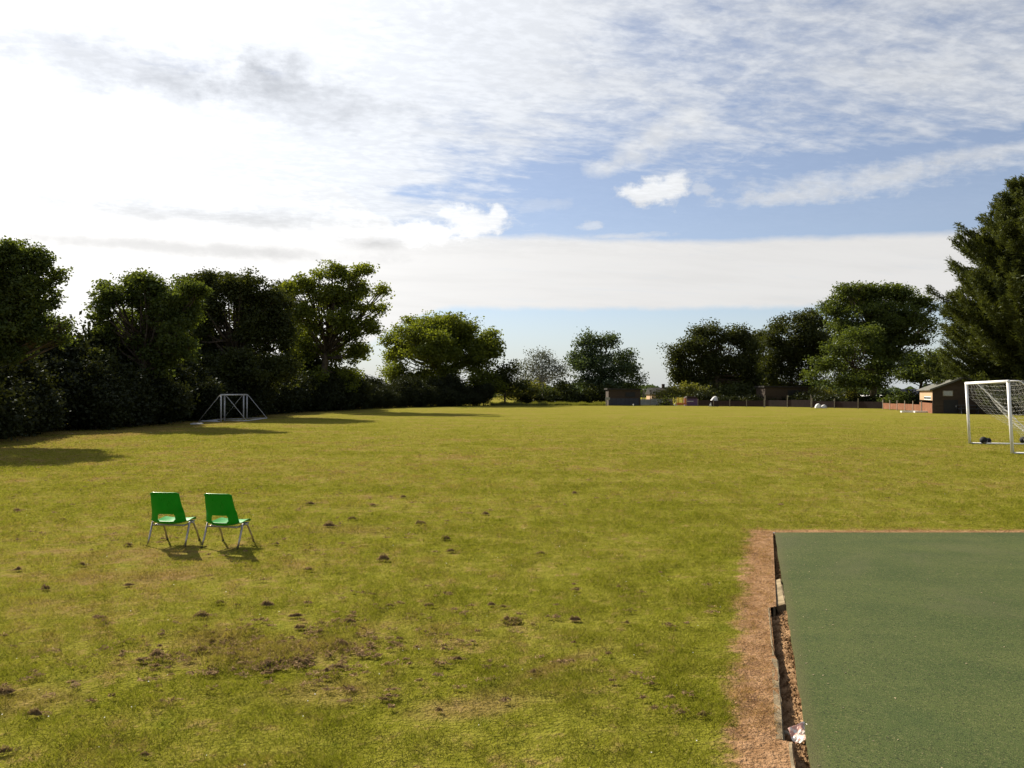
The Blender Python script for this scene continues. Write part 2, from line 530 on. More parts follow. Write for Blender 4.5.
# trench soil
m_soil, nt, out = new_mat('crumbly_soil')
pos = nt.n('ShaderNodeNewGeometry').outputs['Position']
n1 = nt.noise(pos, 14.0, 6, .7); n2 = nt.noise(pos, 70.0, 4, .7)
c = nt.mix(nt.sstep(n1, .35, .65), (.15, .085, .042), (.40, .250, .140))
c = nt.mix(nt.sstep(n2, .58, .72, 0, .7), c, (.40, .27, .16))
b = nt.n('ShaderNodeBsdfDiffuse'); nt.put(b.inputs[0], c)
nt.put(b.inputs['Normal'], nt.bump(n2, 1.0, .02))
nt.link(b.outputs[0], out.inputs[0])
tv = []; tf = []
nu, nvv = 26, 420
for j in range(nvv + 1):
    yy = 2.0 + (PAD_FAR + .03 - 2.0) * j / nvv
    xa = float(hole_x(yy)) - .05; xb = KP[0]*yy + KP[1] + .06
    for i in range(nu + 1):
        u = i / nu
        zz_ = -.120 + .034 * math.sin(u * PI) + .068 * u ** 1.5
        xx = xa + (xb - xa) * u
        zz_ += .016 * math.sin(xx * 37 + yy * 23) * math.sin(yy * 31 + 1.3) + random.uniform(-.007, .009)
        tv.append((xx, yy, -.007 if (i == 0 or j >= nvv - 1) else min(zz_, -.008)))
for j in range(nvv):
    for i in range(nu):
        a = j*(nu+1) + i
        tf.append((a, a+1, a+nu+2, a+nu+1))
mb = MB(); mb.v = tv; mb.f = tf
tr = mb.build('soil', m_soil, smooth=True)
tag(tr, kind='structure')

# concrete edging boards, each knocked out of line
m_conc = mat_basic('weathered_concrete', (.20, .160, .105), .95, var=.35, scale=9, bump=.004, dirt=(.11, .075, .04), spec=.0)
def edging(a, b, label, tilt=0.0, w=.045, top=.012):
    a = Vector(a); b = Vector(b); L = (b - a).length
    ang = math.atan2(b.y - a.y, b.x - a.x)
    bm = bmesh.new()
    bmesh.ops.create_cube(bm, size=1.0)
    bmesh.ops.scale(bm, vec=(L, w, .14), verts=bm.verts)
    bmesh.ops.subdivide_edges(bm, edges=[e for e in bm.edges if abs((e.verts[0].co - e.verts[1].co).x) > .1], cuts=max(3, int(L * 12)), use_grid_fill=True)
    bmesh.ops.bevel(bm, geom=[e for e in bm.edges if e.calc_face_angle(0) > 1.0], offset=.006, segments=2, affect='EDGES')
    for v in bm.verts:
        v.co += Vector((0, random.uniform(-.0025, .0025), random.uniform(-.004, .002)))
    me = bpy.data.meshes.new('kerb_board'); bm.to_mesh(me); bm.free()
    me.materials.append(m_conc)
    o = bpy.data.objects.new('kerb_board', me); COL.objects.link(o)
    mid = (a + b) / 2
    o.location = (mid.x, mid.y, top - .07)
    o.rotation_euler = (tilt, 0, ang)
    return tag(o, label, 'kerb', 'concrete edging boards beside the pad')
def kseg(p1, p2, off=0.0):
    a = gp(*p1); b = gp(*p2)
    return (a.x + off, a.y, 0), (b.x + off, b.y, 0)
edging(*kseg((771, 533), (775.3, 605.5), -.015), 'farthest concrete edging board, set tight against the far corner of the green pad', .03, .024, -.002)
edging(*kseg((776.8, 578.5), (781.2, 603.5), .012), 'short pale edging board tipped over towards the green pad', .35, .085, -.004)
edging(*kseg((769.5, 607), (774.0, 655), -.012), 'concrete edging board with deep shadow beside it, just nearer than the tipped board', .03, .022, .005)
edging(*kseg((775.3, 657.5), (781.0, 738), -.016), 'long edging board with crumbling top opposite the pink and white wrapper', -.03, .048, .002)
edging(*kseg((791.3, 740.5), (797.5, 790), -.013), 'nearest edging board, stepped out into the trench at the foot of the photo', .02, .026, .006)

# stones / crumbs in trench
m_stone = mat_basic('grey_stone', (.26, .23, .17), .85, var=.35, scale=20, bump=.003)
def lump(name, mat, loc, r, sq=(1, 1, .7), rough=.25, sub=2, seed=0):
    rr = random.Random(seed)
    bm = bmesh.new()
    bmesh.ops.create_icosphere(bm, subdivisions=sub, radius=1.0)
    off = Vector((rr.uniform(0, 9), rr.uniform(0, 9), rr.uniform(0, 9)))
    from mathutils import noise as mn
    for v in bm.verts:
        k = 1 + rough * (mn.noise(v.co * 1.3 + off) + .6 * mn.noise(v.co * 3.1 + off))
        v.co = Vector((v.co.x * sq[0] * k * r, v.co.y * sq[1] * k * r, v.co.z * sq[2] * k * r))
    me = bpy.data.meshes.new(name); bm.to_mesh(me); bm.free()
    me.polygons.foreach_set('use_smooth', [True] * len(me.polygons))
    me.materials.append(mat)
    o = bpy.data.objects.new(name, me); COL.objects.link(o); o.location = loc
    return o
p = gp(785, 729, -.05)
o = lump('stone', m_stone, (p.x, p.y, -.075), .032, (.6, 1.3, .7), .2, 3, 5); o.rotation_euler = (.2, .3, .5)
tag(o, 'smooth grey elongated stone in the trench beside the pink and white wrapper', 'stone')
crumb = MB()
rr = random.Random(3)
for k in range(900):
    yy = rr.uniform(2.6, PAD_FAR - .1); u = rr.betavariate(2.4, 1.3)
    xa = float(hole_x(yy)); xb = KP[0]*yy + KP[1]
    s_ = rr.uniform(.004, .013); c0 = Vector((xa + (xb - xa) * u, yy, -.118 + .032 * math.sin(u * PI) + .068 * u ** 1.5 + s_ * .5))
    n = len(crumb.v)
    q = Matrix.Rotation(rr.uniform(0, 6), 3, 'Z') @ Matrix.Rotation(rr.uniform(0, 3), 3, 'X')
    for v in ((1,0,0),(-1,0,0),(0,1,0),(0,-1,0),(0,0,.8),(0,0,-.8)):
        w = q @ Vector(v); crumb.v.append(tuple(c0 + w * s_ * rr.uniform(.7, 1.2)))
    for t3 in ((0,2,4),(2,1,4),(1,3,4),(3,0,4),(2,0,5),(1,2,5),(3,1,5),(0,3,5)):
        crumb.f.append(tuple(n + i for i in t3))
tag(crumb.build('soil_crumbs', m_soil), 'crumbs of dry soil lying in the trench beside the green pad', 'soil', kind='stuff')

# crumpled wrapper
m_wrap, nt, out = new_mat('printed_wrapper')
tc = nt.n('ShaderNodeTexCoord').outputs['Object']
n1 = nt.noise(tc, 3.2, 3, .5, .8)
c = nt.mix(nt.sstep(n1, .46, .56, 0, .8), (.66, .59, .53), (.62, .28, .21))
b = nt.n('ShaderNodeBsdfPrincipled'); nt.put(b.inputs['Base Color'], c); b.inputs['Roughness'].default_value = .4
nt.link(b.outputs[0], out.inputs[0])
bm = bmesh.new()
bmesh.ops.create_grid(bm, x_segments=12, y_segments=12, size=.5)
from mathutils import noise as mn
for v in bm.verts:
    xx, yy = v.co.x, v.co.y
    v.co.z = .55 * abs(mn.noise(Vector((xx * 2.0, yy * 2.0, .3)))) + .06 * mn.noise(Vector((xx * 7, yy * 7, 4))) + .45 * xx + .25 * abs(yy + .1)
    v.co.y += .06 * mn.noise(Vector((xx * 3, yy * 3, 9))) + .18 * xx
    v.co.x += (.10 if yy > 0 else -.12) * abs(yy)
me = bpy.data.meshes.new('wrapper'); bm.to_mesh(me); bm.free()
me.materials.append(m_wrap)
wo = bpy.data.objects.new('wrapper', me); COL.objects.link(wo)
sm = wo.modifiers.new('s', 'SOLIDIFY'); sm.thickness = .02
p = gp(798, 732, -.03)
wo.location = (p.x + .002, p.y, -.035); wo.scale = (.105, .10, .055); wo.rotation_euler = (R(22), 0, R(12))
tag(wo, 'crumpled white wrapper printed pink, lying in the trench against the green pad', 'wrapper')

# ------------------------------------------------------------------ grass blades
def vnoise(xx, yy, s, seed):
    r_ = np.random.default_rng(seed); T = r_.random((256, 256))
    a = xx / s; b_ = yy / s
    i = np.floor(a).astype(int); j = np.floor(b_).astype(int)
    fa = a - i; fb = b_ - j
    fa = fa*fa*(3-2*fa); fb = fb*fb*(3-2*fb)
    g_ = lambda p_, q_: T[p_ % 256, q_ % 256]
    return (g_(i, j)*(1-fa) + g_(i+1, j)*fa)*(1-fb) + (g_(i, j+1)*(1-fa) + g_(i+1, j+1)*fa)*fb

def dead_mask(X, Y):
    rg = (vnoise(X, Y, .35, 91) - .5) * .3
    return ((X + rg) > (KD[0]*Y + KD[1])) & (Y < PAD_FAR + .22) & (X < 8.5)

def make_grass(N, d0, d1, powr, wbase, hbase, seed):
    r_ = np.random.default_rng(seed)
    dd = np.linspace(d0, d1, 4000)
    pdf = dd * np.minimum(1, (5.0 / dd)) ** powr
    cdf = np.cumsum(pdf); cdf /= cdf[-1]
    Y = np.interp(r_.random(N), cdf, dd) + r_.normal(0, .02, N)
    X = (r_.random(N) * 2 - 1) * (Y * .78 + .6)
    # bite out pad, trench
    kx = hole_x(Y)
    inhole = (Y < PAD_FAR + .03) & (X > kx - .02) & (X < 9.0)
    keep = ~inhole
    X = X[keep]; Y = Y[keep]; n = len(X)
    dead = dead_mask(X, Y)
    cl = .45 * vnoise(X, Y, .16, 1) + .35 * vnoise(X, Y, .55, 2) + .3 * vnoise(X, Y, .05, 3)
    keep = r_.random(n) < np.clip((cl - .24) * 2.8, .08, 1) * (.55 + .45 * np.clip((vnoise(X, Y, .30, 41) - .25) * 3, 0, 1)) * np.where(dead, .8, 1)
    X = X[keep]; Y = Y[keep]; cl = cl[keep]; dead = dead[keep]; n = len(X)
    fade = r_.random(n) < np.clip((62 - Y) / 38, 0, 1)
    X = X[fade]; Y = Y[fade]; cl = cl[fade]; dead = dead[fade]; n = len(X)
    far = np.maximum(1, Y / 6.0) * np.clip(1 - (Y - 20) / 90, .5, 1)
    tuft = vnoise(X, Y, .09, 31) * .6 + vnoise(X, Y, .24, 32) * .6
    H = hbase * (.25 + .5 * cl + 1.7 * np.clip(tuft - .38, 0, 1) ** 1.4) * r_.uniform(.6, 1.35, n) * np.where(dead, .55, 1)
    W = wbase * far * r_.uniform(.7, 1.3, n)
    ang = r_.random(n) * 2 * PI
    ta = r_.random(n) * 2 * PI
    lean = H * r_.uniform(.5, 1.7, n) * np.where(dead, 1.6, 1)
    z0 = (.034 * tuft * np.minimum(1, 14 / Y) - .006)
    V = np.empty((n, 3, 3), dtype=np.float32)
    V[:, 0, 0] = X - np.cos(ang)*W; V[:, 0, 1] = Y - np.sin(ang)*W; V[:, 0, 2] = z0
    V[:, 1, 0] = X + np.cos(ang)*W; V[:, 1, 1] = Y + np.sin(ang)*W; V[:, 1, 2] = z0
    V[:, 2, 0] = X + np.cos(ta)*lean; V[:, 2, 1] = Y + np.sin(ta)*lean; V[:, 2, 2] = H + z0
    rnd = np.repeat(r_.random(n), 3)
    return V.reshape(-1, 3), rnd

Va, ra_ = make_grass(2000000, 2.4, 62.0, 1.75, .0021, .029, 21)
grass = np_mesh('grass', Va, 3, m_blade, {'rnd': ra_})
tag(grass, 'short mown grass, patchy green and straw coloured, covering the playing field', 'grass', kind='stuff')

# tiny white clover heads and petals in the turf
m_white = mat_basic('white_petal', (.75, .74, .68), .7, var=.1)
mb = MB(); rr = random.Random(12)
for k in range(520):
    d_ = 3.0 + 40 * rr.random() ** 1.3; xx = rr.uniform(-.8, .8) * d_
    if d_ < PAD_FAR + .4 and xx > KD[0]*d_ + KD[1] - .1: continue
    s_ = rr.uniform(.002, .0042) * max(1, d_ / 16); zc = rr.uniform(.012, .032)
    t1 = rr.uniform(-.5, .5); n = len(mb.v)
    for i in range(6):
        a = i * PI / 3
        mb.v.append((xx + math.cos(a)*s_, d_ + math.sin(a)*s_, zc + math.sin(a + t1)*s_*.5))
    mb.f.append(tuple(n + i for i in range(6)))
tag(mb.build('clover_flowers', m_white), 'tiny white flower heads scattered in the mown grass', 'flowers', kind='stuff')

# ------------------------------------------------------------------ dry clumps of scarified thatch
m_thatch, nt, out = new_mat('dry_thatch')
tc = nt.n('ShaderNodeTexCoord').outputs['Object']
ra = nt.n('ShaderNodeAttribute'); ra.attribute_name = 'rnd'
r = S(nt, ra.outputs['Fac'])
c = nt.mix(r, (.125, .078, .038), (.40, .280, .155))
d = nt.n('ShaderNodeBsdfDiffuse'); nt.put(d.inputs[0], c)
t = nt.n('ShaderNodeBsdfTranslucent'); nt.put(t.inputs[0], c)
mx = nt.n('ShaderNodeMixShader'); mx.inputs[0].default_value = .3
nt.link(d.outputs[0], mx.inputs[1]); nt.link(t.outputs[0], mx.inputs[2])
nt.link(mx.outputs[0], out.inputs[0])
def clump_verts(r_, w, dpt, h, n, bl=.03):
    """heap of short dead strands, dense enough to read as a lump"""
    a = r_.random(n) * 2 * PI; q = r_.random(n) ** .72
    lob = 1 + .35*np.sin(2*a + r_.random()*6) + .2*np.sin(3*a + r_.random()*6)
    X = np.cos(a)*q*w*lob; Y = np.sin(a)*q*dpt*lob
    Z = h * np.clip(1 - q**1.6, 0, 1) * r_.uniform(.1, 1.05, n) * (.7 + .5*np.sin(a*2 + 1))
    Z = np.maximum(Z, .002)
    u = r_.normal(0, 1, (n, 3)); u[:, 2] *= .55; u /= np.linalg.norm(u, axis=1, keepdims=True)
    v = r_.normal(0, 1, (n, 3)); v -= u * (v*u).sum(1, keepdims=True); v /= np.linalg.norm(v, axis=1, keepdims=True)
    L = bl * r_.uniform(.5, 1.3, n)[:, None]; W = L * .16
    c = np.stack([X, Y, Z], 1)
    V = np.stack([c - u*L*.5 - v*W, c - u*L*.5 + v*W, c + u*L*.5], 1)
    V[:, :, 2] = np.maximum(V[:, :, 2], .001)
    return V.reshape(-1, 3), np.repeat(r_.random(n), 3)
protos = []
for k in range(7):
    r_ = np.random.default_rng(100 + k)
    parts = []; m = int(r_.integers(2, 5))
    for q in range(m):
        w_ = r_.uniform(.18, .36)
        V, rn = clump_verts(r_, w_, w_ * r_.uniform(.5, .8), w_ * r_.uniform(.45, .85), int(1100 * w_ / .3), .085)
        off = np.array([r_.uniform(-.32, .32), r_.uniform(-.16, .16), 0])
        parts.append((V + off, rn))
    V, rn = clump_verts(r_, .62, .40, .05, 500, .08)
    parts.append((V, rn))
    protos.append((np.concatenate([p_[0] for p_ in parts]), np.concatenate([p_[1] for p_ in parts])))
CL = [  # px, py, width px, label (None = shared)
 (103, 619, 27, 'wide dry brown turf clump lying alone at the left of the foreground'),
 (262, 667, 44, 'largest low heap of dry brown thatch in the foreground grass'),
 (349, 623, 16, 'small peaked dark clump at the right end of the scattered heaps'),
 (41, 715, 24, 'dark tufted clump at the bottom left corner of the field'),
 (510, 622, 26, 'brown clump in the middle of the foreground with a smaller one beside it'),
 (705, 716, 15, 'single dark clump standing next to the brown dead strip'),
 (385, 561, 20, 'dark clump on the grass to the right of the two chairs, well apart from others'),
 (385, 700, 14, None), (230, 657, 30, None), (203, 651, 16, None), (254, 631, 20, None), (300, 629, 14, None),
 (207, 617, 20, None), (343, 647, 26, None), (338, 668, 18, None), (318, 634, 20, None), (160, 657, 22, None), (146, 662, 20, None),
 (6, 694, 20, None), (12, 752, 20, None), (195, 630, 16, None), (213, 635, 16, None), (210, 643, 18, None),
 (268, 606, 16, None), (282, 662, 22, None), (300, 664, 26, None), (108, 625, 14, None), (222, 604, 14, None), (296, 617, 16, None),
 (325, 672, 14, None), (390, 607, 14, None), (355, 520, 16, None), (420, 525, 14, None), (333, 527, 16, None),
 (486, 515, 12, None), (310, 571, 14, None), (17, 571, 14, None), (130, 586, 12, None), (66, 521, 12, None),
 (574, 621, 14, None), (505, 608, 12, None), (492, 606, 12, None), (430, 607, 14, None), (625, 624, 10, None), (575, 591, 10, None),
 (452, 552, 14, None), (445, 540, 12, None), (375, 506, 10, None), (404, 498, 10, None), (310, 505, 12, None), (275, 545, 14, None),
 (130, 546, 12, None), (86, 566, 14, None), (46, 590, 14, None), (20, 511, 10, None), (575, 494, 9, None), (540, 555, 12, None),
 (350, 690, 16, None), (535, 673, 14, None), (460, 660, 14, None), (400, 640, 12, None), (150, 756, 14, None), (440, 712, 12, None)]
meshes = []
for k, (px, py, w, lab) in enumerate(CL):
    pr = protos[k % 7]
    if k < 7:
        o = np_mesh('turf_clump', pr[0], 3, m_thatch, {'rnd': pr[1]})
        meshes.append(o.data)
    else:
        o = bpy.data.objects.new('turf_clump', meshes[k % 7]); COL.objects.link(o)
    p = gp(px, py); sc = w / F * p.y * .80
    o.location = (p.x, p.y, .016)
    o.scale = (sc, sc * (.8 + .5 * ((k * 37) % 10) / 10), sc * (.85 + .8 * ((k * 53) % 10) / 10) * (.85 if w > 24 else 1.1))
    o.rotation_euler = (0, 0, (k * 1.7) % .9 - .45)
    tag(o, lab or 'small dry brown clump of raked up turf on the mown grass', 'turf clump', 'dry turf clumps scattered over the field')
# very small bits
vs = []; rs = []
r_ = np.random.default_rng(77)
for k in range(1100):
    d_ = 4.2 + 26 * r_.random() ** 1.2; xx = r_.uniform(-.74, .5) * d_
    if d_ < PAD_FAR + .4 and xx > KD[0]*d_ + KD[1] - .2: continue
    if vnoise(np.array([xx]), np.array([d_]), 1.3, 8)[0] < .45: continue
    s_ = r_.uniform(.015, .06)
    V, rn = clump_verts(r_, s_, s_*.6, s_*.45, 36, .03)
    V = V + np.array([xx, d_, .020]); vs.append(V); rs.append(rn)
q0 = gp(285, 650)
for k in range(260):
    a_ = r_.normal(0, 1, 2); c_ = np.array([q0.x + a_[0] * .62, q0.y + a_[1] * .36 + a_[0] * .05])
    s_ = r_.uniform(.012, .05)
    V, rn = clump_verts(r_, s_, s_*.6, s_*.6, 34, .028)
    vs.append(V + np.array([c_[0], c_[1], .016])); rs.append(rn)
tag(np_mesh('dry_clippings', np.concatenate(vs), 3, m_thatch, {'rnd': np.concatenate(rs)}),
    'loose brown clippings strewn thinly over the grass', 'clippings', kind='stuff')

# ------------------------------------------------------------------ green plastic chairs
m_green = mat_basic('green_plastic', (.0, .235, .008), .30, var=.08, scale=5, spec=.25)
m_tube = mat_basic('grey_painted_tube', (.36, .32, .29), .36, metal=.8, var=.15, scale=14, dirt=(.22, .17, .12))
m_foot = mat_basic('black_rubber', (.02, .02, .02), .8, var=.2)
def make_chair():
    root = empty('plastic_chair')
    # shell: u across, v down the back and along the seat
    prof = [(-.205, .600), (-.196, .545), (-.186, .48), (-.176, .42), (-.166, .37), (-.160, .300), (-.146, .258), (-.108, .240),
            (-.05, .238), (.02, .244), (.09, .256), (.150, .266), (.180, .265), (.195, .250)]
    halfw = [.172, .177, .183, .190, .200, .210, .215, .213, .206, .195, .190, .185, .178, .170]
    side = [.016, .022, .030, .040, .052, .060, .060, .045, .032, .026, .022, .015, .008, .004]   # how far edges wrap
    nrm = []
    P = [Vector((0, a, b)) for a, b in prof]
    def samp(t, arr):
        x_ = t * (len(arr) - 1); i = min(int(x_), len(arr) - 2); f_ = x_ - i
        g0, g1, g2, g3 = arr[max(i-1, 0)], arr[i], arr[i+1], arr[min(i+2, len(arr)-1)]
        return .5 * ((2*g1) + (g2-g0)*f_ + (2*g0-5*g1+4*g2-g3)*f_*f_ + (3*g1-g0-3*g2+g3)*f_**3)
    NU, NV = 44, 72
    bm = bmesh.new(); grid = []
    for j in range(NV + 1):
        t = j / NV
        c0 = samp(t, P); c1 = samp(min(1, t + .01), P); c2 = samp(max(0, t - .01), P)
        tg = (c1 - c2).normalized(); nv_ = Vector((0, -tg.z, tg.y))      # points to the sitter
        if nv_.y < 0 and t < .3: nv_ = -nv_
        if nv_.z < 0 and t > .6: nv_ = -nv_
        hw = samp(t, halfw); sd_ = samp(t, side)
        row = []
        for i in range(NU + 1):
            u = i / NU * 2 - 1
            corner = 0
            if t < .06: corner = (1 - t / .06) ** 2 * .016 * max(0, abs(u) - .80) / .20
            p_ = Vector((u * hw * (1 - .03 * u * u), 0, 0)) + c0 + nv_ * (sd_ * abs(u) ** 2.6)
            p_.z -= corner * abs(u)
            row.append(bm.verts.new(p_))
        grid.append(row)
    # handle slot in the back, rounded ends
    zt, zb, hwid = .365, .278, .102
    for j in range(NV):
        for i in range(NU):
            q = [grid[j][i], grid[j][i+1], grid[j+1][i+1], grid[j+1][i]]
            c0 = sum((v.co for v in q), Vector()) / 4
            if c0.y < -.10 and zb < c0.z < zt:
                zm = (zt + zb) / 2; hh_ = (zt - zb) / 2
                lim = hwid - .020 * (abs(c0.z - zm) / hh_) ** 3
                if abs(c0.x) < lim: continue
            bm.faces.new(q)
    for v in [v for v in bm.verts if not v.link_faces]: bm.verts.remove(v)
    bmesh.ops.recalc_face_normals(bm, faces=bm.faces[:])
    bmesh.ops.solidify(bm, geom=bm.faces[:], thickness=.006)
    # rolled rim along the top
    me = bpy.data.meshes.new('shell'); bm.to_mesh(me); bm.free()
    me.polygons.foreach_set('use_smooth', [True] * len(me.polygons))
    me.materials.append(m_green)
    sh = bpy.data.objects.new('shell', me); COL.objects.link(sh); sh.parent = root
    wn = sh.modifiers.new('es', 'EDGE_SPLIT'); wn.split_angle = R(50)
    rim = MB()
    top = []
    for i in range(25):
        u = i / 24 * 2 - 1
        top.append((u * .170, -.207 + .018 * abs(u) ** 2.6,   .599 - .015 * (max(0, abs(u) - .80) / .20) ** 1 * abs(u)))
    rim.tube(top, .0075, 8)
    rim.build('rim', m_green, sh, smooth=True)
    # tubular steel frame
    fr = MB()
    for s in (-1, 1):
        fr.tube([(s*.160, -.112, .228), (s*.160, -.02, .226), (s*.155, .15, .244)], .010, 8)
    fr.tube([(-.16, -.08, .226), (.16, -.08, .226)], .010, 8)
    fr.tube([(-.155, .135, .242), (.155, .135, .242)], .010, 8)
    fr.build('seat_frame', m_tube, root, smooth=True)
    for s in (-1, 1):
        lg = MB().tube([(s*.185, -.01, .250), (s*.203, -.050, .258), (s*.204, -.110, .10), (s*.205, -.150, .016)], .0105, 10).build('leg', m_tube, root, smooth=True)
        MB().tube([(s*.205, -.149, .018), (s*.205, -.153, .001)], .013, 10).build('rubber_foot', m_foot, lg, smooth=True)
        lg = MB().tube([(s*.160, .060, .240), (s*.172, .095, .228), (s*.178, .175, .10), (s*.182, .214, .016)], .0105, 10).build('leg', m_tube, root, smooth=True)
        MB().tube([(s*.182, .2135, .018), (s*.182, .217, .001)], .013, 10).build('rubber_foot', m_foot, lg, smooth=True)
    return root
LEGX = 1.08
c1 = make_chair()
for ch in c1.children:
    if ch.name.startswith('leg') or ch.name.startswith('seat_frame'): ch.scale = (LEGX, 1, 1)
c1.scale = (1.02, 1.02, 1.03)
p = gp(169, 545.3); c1.location = (p.x + .016, p.y + .10, 0); c1.rotation_euler.z = R(-6)
tag(c1, 'left one of the two small green plastic chairs on the grass', 'chair', 'green chairs side by side')
c2 = copy_tree(c1)
p = gp(222, 547.3); c2.location = (p.x + .034, p.y + .10, 0); c2.rotation_euler.z = R(-13)
tag(c2, 'right one of the two small green plastic chairs on the grass', 'chair', 'green chairs side by side')

# ------------------------------------------------------------------ football goals
m_goal = mat_basic('white_goal_paint', (.74, .73, .74), .45, var=.08, scale=3, dirt=(.5, .47, .42))
m_goal_old = mat_basic('weathered_white_paint', (.46, .45, .47), .6, var=.15, scale=3, dirt=(.42, .38, .35))
m_net = mat_basic('white_net_cord', (.72, .71, .68), .8, var=.1)
m_bar = mat_basic('galvanised_bar', (.55, .53, .56), .5, metal=.3, var=.15)
def make_goal(width, H, top_d, base_d, mat, r=.045, lean=0.0):
    """mouth along local x, back towards local +y"""
    root = empty('football_goal')
    w = width / 2
    MB().tube([(-w - r, -lean, H - r), (w + r, -lean, H - r)], r, 14).build('crossbar', mat, root, smooth=True)
    for s in (-1, 1):
        MB().tube([(s*w, 0, 0), (s*w, -lean, H - r)], r, 14).build('post', mat, root, smooth=True)
        MB().tube([(s*w, .03 - lean, H - .035), (s*w, top_d * .7, H - .035), (s*w, top_d, H - .07), (s*w, top_d + .12, H - .19), (s*w, base_d, .03)], .020, 8).build('stay', mat, root, smooth=True)
        MB().tube([(s*w, .04, .025), (s*w, base_d, .025)], .028, 8).build('base_bar', mat, root, smooth=True)
    MB().tube([(-w, base_d, .028), (w, base_d, .028)], .028, 8).build('back_bar', mat, root, smooth=True)
    return root
g1 = gp(969.4, 443.8); g2 = gp(1012, 453.8)
root = make_goal((g1 - g2).length, 2.13, .24, 2.15, m_goal, .045, .095)
mid = (g1 + g2) / 2
mdir = (g2 - g1).normalized()
root.location = mid
root.rotation_euler.z = math.atan2(-mdir.y, -mdir.x)     # local x runs from the near post to the far post
if (Matrix.Rotation(root.rotation_euler.z, 3, 'Z') @ Vector((0, 1, 0))).x < 0:
    root.rotation_euler.z += PI
tag(root, 'white football goal with a sagging net at the right edge of the field', 'goal')
W2 = (g1 - g2).length / 2
net = MB()
def cord(a, b): net.tube([a, b], .0019, 3, cap=False)
CELL = .14
nx = int(2 * W2 / CELL); nz = 22
pt = {}
rr = random.Random(4)
for i in range(nx + 1):
    for j in range(nz + 1):
        t = j / nz; u = i / nx
        sag = .30 * math.sin(PI * u) * math.sin(PI * min(1, t * 1.05)) + .10 * math.sin(PI * t)
        yb = .26 + (2.10 - .26) * t - sag * .8
        zb = 2.08 * (1 - t) + .02 - sag * .75
        pt[i, j] = (-W2 + 2*W2*u + rr.uniform(-.012, .012), yb + rr.uniform(-.012, .012), max(.03, zb + rr.uniform(-.012, .012)))
for i in range(nx + 1):
    for j in range(nz + 1):
        if i < nx: cord(pt[i, j], pt[i+1, j])
        if j < nz: cord(pt[i, j], pt[i, j+1])
net_o = net.build('net', m_net, root)
for s in (-1, 1):
    net = MB(); sp = {}
    for j in range(nz + 1):
        t = j / nz; zt_ = 2.08 * (1 - t) + .02; yb = .26 + 1.84 * t
        y0_ = yb * .80 * max(0.0, min(1.0, (t - .18) / .55)); m_ = max(2, int(yb / CELL))
        for i in range(17):
            f_ = i / 16
            yy = y0_ + (yb - y0_) * f_
            sp[i, j] = (s*W2 - s * (.05 + .16 * f_) * math.sin(PI * t) + rr.uniform(-.012, .012), yy + .03 - .09 * (1 - t) * (1 - f_) + .03 * math.sin(i * 2.1 + j), max(.03, zt_ - .10 * math.sin(PI * t) * f_))
    for (i, j), q in sp.items():
        if (i+1, j) in sp: net.tube([q, sp[i+1, j]], .0019, 3, cap=False)
        if (i, j+1) in sp: net.tube([q, sp[i, j+1]], .0019, 3, cap=False)
    net.build('net', m_net, root)

# pair of goals stored mouth to mouth by the hedge
def stored_goal(near_px, near_py, far_px, far_py, sgn, label):
    a = gp(near_px, near_py); b_ = gp(far_px, far_py)
    L = (a - b_).length
    root = make_goal(L, 1.68, .05, 1.35, m_goal_old, .045)
    root.location = (a + b_) / 2
    dv = (b_ - a).normalized()
    ang = math.atan2(dv.y, dv.x)
    root.rotation_euler.z = ang
    yax = Matrix.Rotation(ang, 3, 'Z') @ Vector((0, 1, 0))
    if yax.x * sgn < 0: root.rotation_euler.z = ang + PI
    return tag(root, label, 'goal', 'old goals stored by the hedge')
stored_goal(224.6, 421.2, 247.0, 418.6, 1, 'old white goal by the dark hedge whose sloping stays run to the right')
stored_goal(221.0, 421.8, 243.6, 419.4, -1, 'old white goal by the dark hedge whose sloping stays run to the left')
# white boards lying next to them
for px, py, w, l, lab in ((197, 424.2, .55, .5, 'white board lying flat at the foot of the left goal stay'),
                          (210, 421.4, .7, .8, 'longer white board lying on the grass between left stay and goal post')):
    p = gp(px, py)
    o = MB().box((0, 0, .03), (w, l * 1.6, .06)).build('white_board', m_goal_old, bevel=.008)
    o.location = p; o.rotation_euler.z = .2
    tag(o, lab, 'board')

# footballs
m_ball, nt, out = new_mat('black_football')
tc = nt.n('ShaderNodeTexCoord').outputs['Object']
vo = nt.n('ShaderNodeTexVoronoi'); vo.inputs['Scale'].default_value = 9.0; nt.put(vo.inputs['Vector'], tc)
vs_ = nt.sep(vo.outputs['Color'])
c = nt.mix(nt.math('GREATER_THAN', vs_[0], .80), (.012, .012, .014), (.16, .15, .15))
b = nt.n('ShaderNodeBsdfPrincipled'); nt.put(b.inputs['Base Color'], c); b.inputs['Roughness'].default_value = .75; b.inputs['Specular IOR Level'].default_value = .2
nt.link(b.outputs[0], out.inputs[0])
for px, py, r0, lab in ((983.3, 444.0, .125, 'larger black football on the grass in front of the net, left of its neighbour'),
                        (987.8, 443.6, .10, 'smaller dark football touching the larger black one by the net'),
                        (1023, 443.5, .12, 'dark football at the right picture edge behind the near goal post')):
    p = gp(px, py)
    bm = bmesh.new(); bmesh.ops.create_icosphere(bm, subdivisions=4, radius=r0)
    me = bpy.data.meshes.new('football'); bm.to_mesh(me); bm.free()
    me.polygons.foreach_set('use_smooth', [True] * len(me.polygons)); me.materials.append(m_ball)
    o = bpy.data.objects.new('football', me); COL.objects.link(o); o.location = (p.x, p.y, r0)
    tag(o, lab, 'football', 'balls by the goal')

